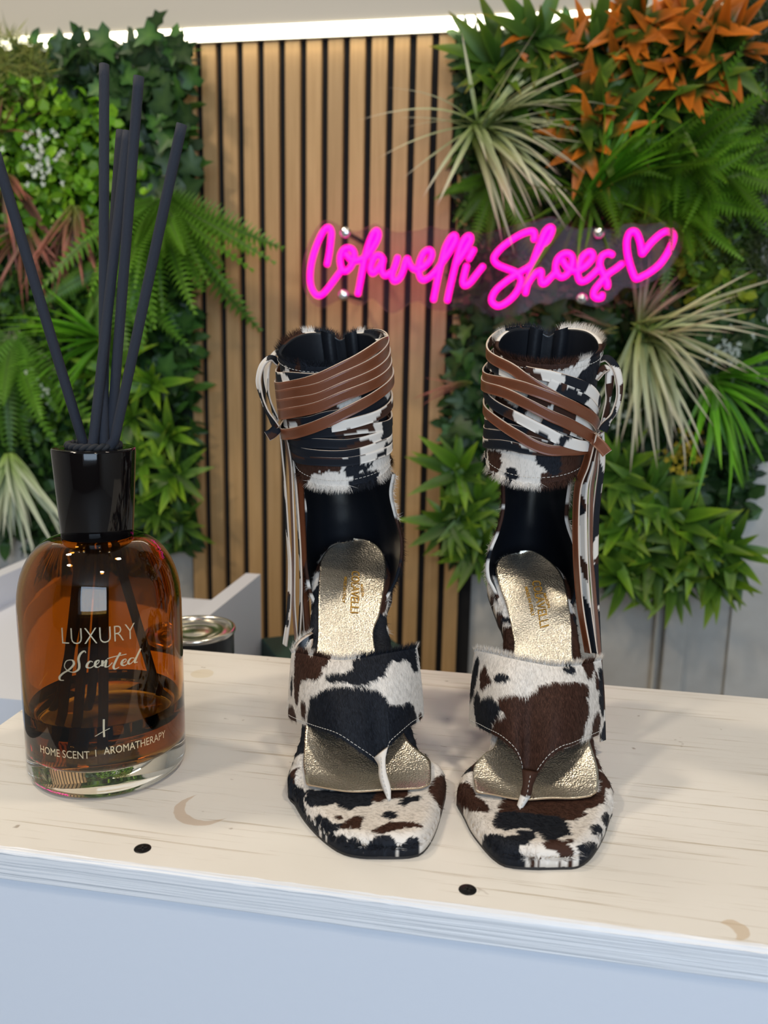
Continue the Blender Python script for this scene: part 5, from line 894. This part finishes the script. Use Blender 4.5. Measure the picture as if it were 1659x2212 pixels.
def scatter(name, parent, px_poly, count, Y0, Y1, shape, size, cols, face=0.6, mats='leaf', mask=None):
    """thousands of small leaves, too small to pick apart, as one part"""
    xs = [p[0] for p in px_poly]; ys = [p[1] for p in px_poly]; pts = np.empty((0, 2))
    while len(pts) < count:
        q = np.c_[RNG.uniform(min(xs), max(xs), count*2), RNG.uniform(min(ys), max(ys), count*2)]; q = q[in_poly(q, px_poly)]; pts = np.vstack([pts, q])
    pts = pts[:count]; Yv = RNG.uniform(Y0, Y1, count); c = np.array([U(x, y, Y) for (x, y), Y in zip(pts, Yv)])
    sh = np.array(shape, float); k = len(sh); nrm = RNG.normal(size=(count, 3))*face; nrm[:, 1] -= 1; nrm[:, 2] += 0.35; nrm /= np.linalg.norm(nrm, axis=1)[:, None]
    x = RNG.normal(size=(count, 3)); x -= nrm*np.sum(x*nrm, 1)[:, None]; x /= np.linalg.norm(x, axis=1)[:, None]; y = np.cross(nrm, x); s = size*(0.6+0.8*RNG.random(count))
    V = c[:, None]+(x[:, None]*sh[None, :, 0:1]+y[:, None]*sh[None, :, 1:2]+nrm[:, None]*sh[None, :, 2:3])*s[:, None, None]
    V[..., 1] = np.minimum(V[..., 1], 1.626)
    cl = (np.array(cols, float)*np.array([1.6, 1.45, 1.1]))[RNG.integers(0, len(cols), count)]*(0.6+0.8*RNG.random((count, 1))); C = np.repeat(cl, k, axis=0)
    F = np.arange(count*k).reshape(count, k)
    return mk(name, V.reshape(-1, 3), F, M[mats], parent, False, cols=C, kind='stuff')
ROUND = [(0, 0, 0), (0.3, 0.32, 0.08), (0.7, 0.36, 0.1), (1, 0, 0.0), (0.7, -0.36, 0.1), (0.3, -0.32, 0.08)]
OVAL = [(0, 0, 0), (0.35, 0.22, 0.06), (0.75, 0.16, 0.02), (1, 0, -0.06), (0.75, -0.16, 0.02), (0.35, -0.22, 0.06)]
SPIKE = [(0, 0, 0), (0.4, 0.03, 0.0), (1, 0, 0), (0.4, -0.03, 0.0)]
def wall_mat(name, label, poly, z_pad=0.0):
    P = np.array([U(x, y, 1.615) for x, y in poly]); e = empty(name, tuple(P.mean(0)), label, 'plant wall'); k = len(P)
    V = np.vstack([P+np.array([0, 0.004, 0]), P+np.array([0, 0.016, 0])]); mk('backing_mesh', V, [tuple(range(k)), tuple(range(k, 2*k))[::-1]]+[(i, (i+1) % k, (i+1) % k+k, i+k) for i in range(k)], M['backing'], e, False)
    return e
DARKS = [(0.012, 0.040, 0.010), (0.020, 0.060, 0.014), (0.030, 0.085, 0.016), (0.014, 0.045, 0.016)]
BRIGHT = [(0.10, 0.26, 0.012), (0.075, 0.21, 0.012), (0.05, 0.15, 0.012), (0.14, 0.30, 0.015)]
# left wall
LP = [(-160, 130), (390, 92), (408, 500), (418, 1000), (408, 1165), (200, 1175), (-160, 1150)]
lw = wall_mat('artificial_plant_panel', 'artificial plant wall of mixed foliage on the left behind the bottle', LP)
scatter('small_leaves', lw, [(-150, 120), (395, 85), (412, 500), (420, 1000), (415, 1190), (200, 1190), (-150, 1160)], 5200, 1.56, 1.612, OVAL, 0.040, DARKS)
scatter('boxwood_leaves', lw, [(-120, 190), (60, 160), (200, 210), (285, 300), (330, 400), (290, 500), (120, 520), (-120, 560)], 1500, 1.50, 1.585, ROUND, 0.022, BRIGHT)
scatter('dark_boxwood_leaves', lw, [(-120, 600), (180, 560), (220, 760), (190, 960), (-120, 960)], 1300, 1.52, 1.59, ROUND, 0.020, [(0.03, 0.09, 0.014), (0.05, 0.13, 0.016), (0.08, 0.18, 0.02)])
scatter('feathery_sprigs', lw, [(-120, 90), (20, 70), (95, 110), (110, 190), (20, 230), (-120, 220)], 3000, 1.50, 1.60, SPIKE, 0.030, [(0.12, 0.16, 0.04), (0.08, 0.12, 0.03), (0.18, 0.20, 0.06)], face=1.2)
# ivy sprays on the left wall: separate big leaves
def ivy(label, spots, Y, ln, name='ivy_spray', kind='ivy'):
    r = random.Random(int(spots[0][0]*3+spots[0][1])); c = U(*spots[0], Y); e = empty(name, tuple(c), label, 'ivy')
    for (x, y) in spots:
        for q in range(2):
            p = U(x+r.uniform(-16, 16), y+r.uniform(-16, 16), Y+r.uniform(-0.03, 0.03))-c; th = r.uniform(0, 6.28); d = np.array([math.cos(th)*0.8, -0.35, math.sin(th)*0.8+0.25]); Bm = basis(d, (r.uniform(-0.7, 0.7), -1, r.uniform(-0.2, 0.9))); s = ln*(0.75+0.5*r.random()); mt = Matrix.Identity(4)
            for a_ in range(3):
                for b_ in range(3): mt[a_][b_] = Bm[a_][b_]*s
                mt[a_][3] = p[a_]
            o = link('leaf', r.choice(LEAF[kind]), e); o.matrix_basis = mt
    return e
def grid_spots(x0, x1, y0, y1, n, seed): r = random.Random(seed); return [(r.uniform(x0, x1), r.uniform(y0, y1)) for _ in range(n)]
ivy('dark ivy spray along the top edge of the left plant wall', [(130, 110), (170, 130), (215, 105), (250, 85), (290, 110), (330, 75), (370, 80), (150, 160), (200, 160), (395, 110), (310, 140), (350, 120)], 1.535, 0.042)
ivy('dark ivy spray at the upper right of the left plant wall beside the slats', grid_spots(260, 405, 140, 260, 16, 3), 1.54, 0.045)
ivy('dark ivy spray behind the black reeds on the left plant wall', grid_spots(120, 300, 150, 240, 12, 4), 1.55, 0.042)
ivy('dark ivy spray hanging beside the oak slats above the big fern', grid_spots(310, 415, 260, 420, 14, 5), 1.54, 0.045)
ivy('dark leafy ivy spray right of the black collar beside the slats', grid_spots(340, 415, 660, 860, 10, 6), 1.56, 0.040)
G_RED = 'red grass tufts on the left plant wall'
clump('grass_tuft', 'red and green grass tuft at the left edge of the left plant wall', 'plant', 10, 380, 1.52, 'red', 26, 0.16, 'blade', 200, 350, 5, 50)
clump('grass_tuft', 'red grass tuft hanging behind the middle reeds', 'plant', 165, 450, 1.51, 'red', 30, 0.15, 'blade', 225, 315, 5, 50)
clump('grass_tuft', 'red grass tuft below the white flowers at the left edge', 'plant', 60, 490, 1.52, 'red', 24, 0.14, 'blade', 180, 330, 5, 45)
clump('grass_tuft', 'small red grass spray above the white flowers at the left edge', 'plant', -5, 300, 1.52, 'red', 10, 0.10, 'blade', 20, 100, 5, 45)
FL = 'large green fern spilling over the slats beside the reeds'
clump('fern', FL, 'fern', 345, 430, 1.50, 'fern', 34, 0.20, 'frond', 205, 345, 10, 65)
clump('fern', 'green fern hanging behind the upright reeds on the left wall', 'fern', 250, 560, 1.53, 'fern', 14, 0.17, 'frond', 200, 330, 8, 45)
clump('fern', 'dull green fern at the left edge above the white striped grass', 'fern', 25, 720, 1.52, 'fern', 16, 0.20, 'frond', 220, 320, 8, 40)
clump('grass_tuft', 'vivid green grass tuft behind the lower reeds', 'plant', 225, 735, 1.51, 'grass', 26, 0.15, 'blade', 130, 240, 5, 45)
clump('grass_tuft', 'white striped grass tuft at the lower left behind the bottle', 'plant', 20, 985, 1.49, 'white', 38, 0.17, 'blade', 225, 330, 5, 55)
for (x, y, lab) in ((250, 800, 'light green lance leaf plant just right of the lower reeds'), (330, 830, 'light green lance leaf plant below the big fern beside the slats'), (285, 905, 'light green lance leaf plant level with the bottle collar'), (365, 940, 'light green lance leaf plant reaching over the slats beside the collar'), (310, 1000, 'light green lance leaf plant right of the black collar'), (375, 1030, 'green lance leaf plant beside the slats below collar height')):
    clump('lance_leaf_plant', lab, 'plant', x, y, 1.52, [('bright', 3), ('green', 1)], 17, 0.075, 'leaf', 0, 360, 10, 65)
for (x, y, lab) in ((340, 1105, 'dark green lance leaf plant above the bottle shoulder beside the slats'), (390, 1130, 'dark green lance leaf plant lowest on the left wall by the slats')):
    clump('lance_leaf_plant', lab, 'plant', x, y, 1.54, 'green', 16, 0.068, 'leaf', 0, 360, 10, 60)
def flowers(label, px, py, Y, n, spread, size, col, name='flower_cluster'):
    c = U(px, py, Y); e = empty(name, tuple(c), label, 'flowers'); r = random.Random(int(px+py)); VV = []; FF = []; CC = []
    for i in range(n):
        p = c+np.array([r.gauss(0, spread), r.gauss(0, 0.012), r.gauss(0, spread)])
        for q in range(5):
            a_ = q*2*math.pi/5+r.random(); o_ = len(VV); dx, dz = math.cos(a_), math.sin(a_); VV += [p, p+np.array([dx*0.5-dz*0.3, -0.25, dz*0.5+dx*0.3])*size, p+np.array([dx, -0.15, dz])*size, p+np.array([dx*0.5+dz*0.3, -0.25, dz*0.5-dx*0.3])*size]; FF.append((o_, o_+1, o_+2, o_+3)); CC += [np.array(col)*r.uniform(0.75, 1.1)]*4
    mk('petals', VV, FF, M['petal'], e, False, cols=CC, kind='stuff')
    V, F = [], []
    for i in range(max(5, n//4)):
        p = c+np.array([r.gauss(0, spread*0.8), 0.0, r.gauss(0, spread*0.8)]); t_, f_ = tube([c+np.array([0, 0.04, -0.02]), (c+p)/2+np.array([0, 0.015, 0]), p], 0.0008, 5); o_ = len(V); V += list(t_); F += [tuple(k+o_ for k in g_) for g_ in f_]
    mk('stems', V, F, M['stemwood'], e, kind='stuff')
flowers('cluster of small white flowers among boxwood at the upper left', 92, 340, 1.50, 44, 0.020, 0.006, (0.62, 0.66, 0.56))
flowers('cluster of small white flowers left of the leaning reed base', 90, 838, 1.50, 30, 0.016, 0.005, (0.50, 0.55, 0.40))
# right wall
RP = [(1012, 70), (1590, 40), (1615, 300), (1600, 800), (1585, 1100), (1560, 1260), (1280, 1250), (1010, 1230), (985, 1000), (1012, 600)]
rw = wall_mat('artificial_plant_panel', 'artificial plant wall of mixed foliage on the right behind the neon sign', RP)
scatter('small_leaves', rw, [(1000, 85), (1600, 45), (1625, 500), (1640, 900), (1585, 1130), (1570, 1270), (1290, 1250), (985, 1220), (975, 1000), (1000, 600)], 8500, 1.58, 1.612, OVAL, 0.036, DARKS)
scatter('boxwood_leaves', rw, [(1330, 390), (1440, 350), (1560, 420), (1640, 600), (1620, 690), (1500, 650), (1470, 560), (1360, 450)], 1500, 1.53, 1.59, ROUND, 0.020, [(0.06, 0.13, 0.014), (0.09, 0.17, 0.016), (0.14, 0.20, 0.018), (0.04, 0.09, 0.014)])
scatter('rounded_dark_leaves', rw, [(1500, 650), (1640, 640), (1650, 900), (1600, 1130), (1500, 1130), (1480, 900)], 900, 1.54, 1.60, ROUND, 0.032, [(0.014, 0.040, 0.014), (0.022, 0.060, 0.020), (0.030, 0.075, 0.022)])
scatter('feathery_sprigs', rw, [(1560, -20), (1700, -20), (1690, 300), (1660, 620), (1560, 560), (1590, 300), (1540, 60)], 5200, 1.52, 1.60, SPIKE, 0.032, [(0.020, 0.040, 0.014), (0.035, 0.06, 0.02), (0.05, 0.075, 0.028)], face=1.3)
scatter('moss_patch', rw, [(1010, 470), (1330, 470), (1470, 560), (1460, 680), (1000, 690)], 1500, 1.585, 1.61, OVAL, 0.026, [(0.10, 0.10, 0.05), (0.16, 0.12, 0.09), (0.06, 0.09, 0.03), (0.14, 0.08, 0.07)])
ORG = [('orange', 5), ('greentip', 1)]
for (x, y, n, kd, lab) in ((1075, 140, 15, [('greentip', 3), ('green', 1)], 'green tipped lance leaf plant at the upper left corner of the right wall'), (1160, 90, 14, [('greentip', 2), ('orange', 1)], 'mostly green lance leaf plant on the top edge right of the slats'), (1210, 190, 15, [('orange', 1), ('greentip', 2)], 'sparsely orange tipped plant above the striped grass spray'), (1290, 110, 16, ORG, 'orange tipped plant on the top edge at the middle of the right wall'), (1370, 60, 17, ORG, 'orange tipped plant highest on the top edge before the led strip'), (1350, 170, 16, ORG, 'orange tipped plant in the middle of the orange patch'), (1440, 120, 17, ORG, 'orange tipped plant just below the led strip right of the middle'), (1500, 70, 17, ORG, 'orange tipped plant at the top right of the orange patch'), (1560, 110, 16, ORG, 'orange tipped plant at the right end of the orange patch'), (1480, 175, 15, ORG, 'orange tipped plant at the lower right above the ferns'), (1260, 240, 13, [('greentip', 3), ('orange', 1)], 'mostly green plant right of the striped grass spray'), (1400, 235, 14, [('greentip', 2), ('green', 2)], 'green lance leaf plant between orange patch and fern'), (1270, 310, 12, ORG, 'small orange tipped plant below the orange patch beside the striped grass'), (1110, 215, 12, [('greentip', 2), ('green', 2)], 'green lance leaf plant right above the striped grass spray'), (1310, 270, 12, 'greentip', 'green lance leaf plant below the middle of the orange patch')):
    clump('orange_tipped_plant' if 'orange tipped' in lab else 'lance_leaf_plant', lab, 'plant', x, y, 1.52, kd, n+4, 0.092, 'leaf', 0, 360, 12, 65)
clump('spider_grass', 'pale striped grass spray overlapping the slats above the neon sign', 'plant', 1035, 285, 1.49, 'variegated', 54, 0.185, 'blade', -70, 62, 5, 60, seed=5, jit=0.015)
clump('spider_grass', 'few long pale grass blades reaching left over the slats', 'plant', 1030, 270, 1.49, 'variegated', 9, 0.14, 'blade', 95, 260, 5, 30, seed=9)
for (x, y, n, lab) in ((1400, 380, 14, 'green fern left of the feathery sprigs below the orange patch'), (1480, 320, 15, 'green fern under the right end of the orange patch'), (1540, 370, 15, 'green fern at the right edge beside the feathery sprigs'), (1450, 430, 12, 'green fern above the boxwood at the right of the sign'), (1290, 360, 8, 'small blue green fern left of the bright grass tuft')):
    clump('fern', lab, 'fern', x, y, 1.53, 'fernright', n+4, 0.125, 'frond', -130, 80, 10, 65)
clump('fern', 'dark fern behind the pale striped grass spray', 'fern', 1080, 380, 1.545, 'fernright', 12, 0.13, 'frond', 180, 360, 5, 40)
clump('grass_tuft', 'long bright grass tuft fanning up right above the neon sign', 'plant', 1270, 430, 1.50, 'grass', 26, 0.17, 'blade', 35, 75, 5, 45)
clump('grass_tuft', 'wide green grass blades spreading above the word in neon', 'plant', 1272, 432, 1.52, 'grassdark', 18, 0.15, 'blade', 100, 370, 5, 50)
ivy('dark ivy spray between the neon sign and the top of the further sandal', [(1010, 690), (1060, 700), (1110, 690), (1150, 710), (1200, 690), (1230, 720), (1270, 690), (1180, 740), (1020, 760)], 1.545, 0.045)
ivy('dark ivy spray left of the further sandal beside the slats', grid_spots(985, 1040, 760, 960, 12, 8), 1.55, 0.042)
ivy('dark ivy leaves directly behind the neon lettering', grid_spots(1030, 1320, 470, 560, 10, 9), 1.60, 0.040)
clump('spider_grass', 'large pale striped grass spray right of the further sandal', 'plant', 1385, 720, 1.475, 'variegated', 66, 0.175, 'blade', -115, 48, 5, 65, seed=15, jit=0.018)
clump('grass_tuft', 'pinkish dry grass tuft in front of the neon heart', 'plant', 1380, 700, 1.50, 'pink', 16, 0.10, 'blade', 40, 100, 5, 20, seed=4)
clump('grass_tuft', 'pinkish dry blades peeking out left above the further sandal', 'plant', 1330, 715, 1.50, 'pink', 8, 0.10, 'blade', 140, 200, 5, 40, seed=6)
clump('grass_tuft', 'bright green grass tuft at the right edge under the striped grass', 'plant', 1540, 820, 1.50, 'grass', 34, 0.16, 'blade', 240, 400, 5, 50)
clump('grass_tuft', 'thin red grass blades sticking out over the slats', 'plant', 1020, 830, 1.53, 'red', 6, 0.09, 'blade', 165, 200, 5, 30)
flowers('cluster of small white flowers above the bright grass at the right', 1562, 752, 1.52, 30, 0.018, 0.005, (0.50, 0.55, 0.48))
flowers('cluster of small white flowers behind the loop of the further sandal', 1350, 880, 1.53, 26, 0.016, 0.005, (0.42, 0.48, 0.40))
flowers('cluster of small yellow flowers below the bright grass at the right', 1488, 985, 1.52, 46, 0.022, 0.006, (0.50, 0.36, 0.02))
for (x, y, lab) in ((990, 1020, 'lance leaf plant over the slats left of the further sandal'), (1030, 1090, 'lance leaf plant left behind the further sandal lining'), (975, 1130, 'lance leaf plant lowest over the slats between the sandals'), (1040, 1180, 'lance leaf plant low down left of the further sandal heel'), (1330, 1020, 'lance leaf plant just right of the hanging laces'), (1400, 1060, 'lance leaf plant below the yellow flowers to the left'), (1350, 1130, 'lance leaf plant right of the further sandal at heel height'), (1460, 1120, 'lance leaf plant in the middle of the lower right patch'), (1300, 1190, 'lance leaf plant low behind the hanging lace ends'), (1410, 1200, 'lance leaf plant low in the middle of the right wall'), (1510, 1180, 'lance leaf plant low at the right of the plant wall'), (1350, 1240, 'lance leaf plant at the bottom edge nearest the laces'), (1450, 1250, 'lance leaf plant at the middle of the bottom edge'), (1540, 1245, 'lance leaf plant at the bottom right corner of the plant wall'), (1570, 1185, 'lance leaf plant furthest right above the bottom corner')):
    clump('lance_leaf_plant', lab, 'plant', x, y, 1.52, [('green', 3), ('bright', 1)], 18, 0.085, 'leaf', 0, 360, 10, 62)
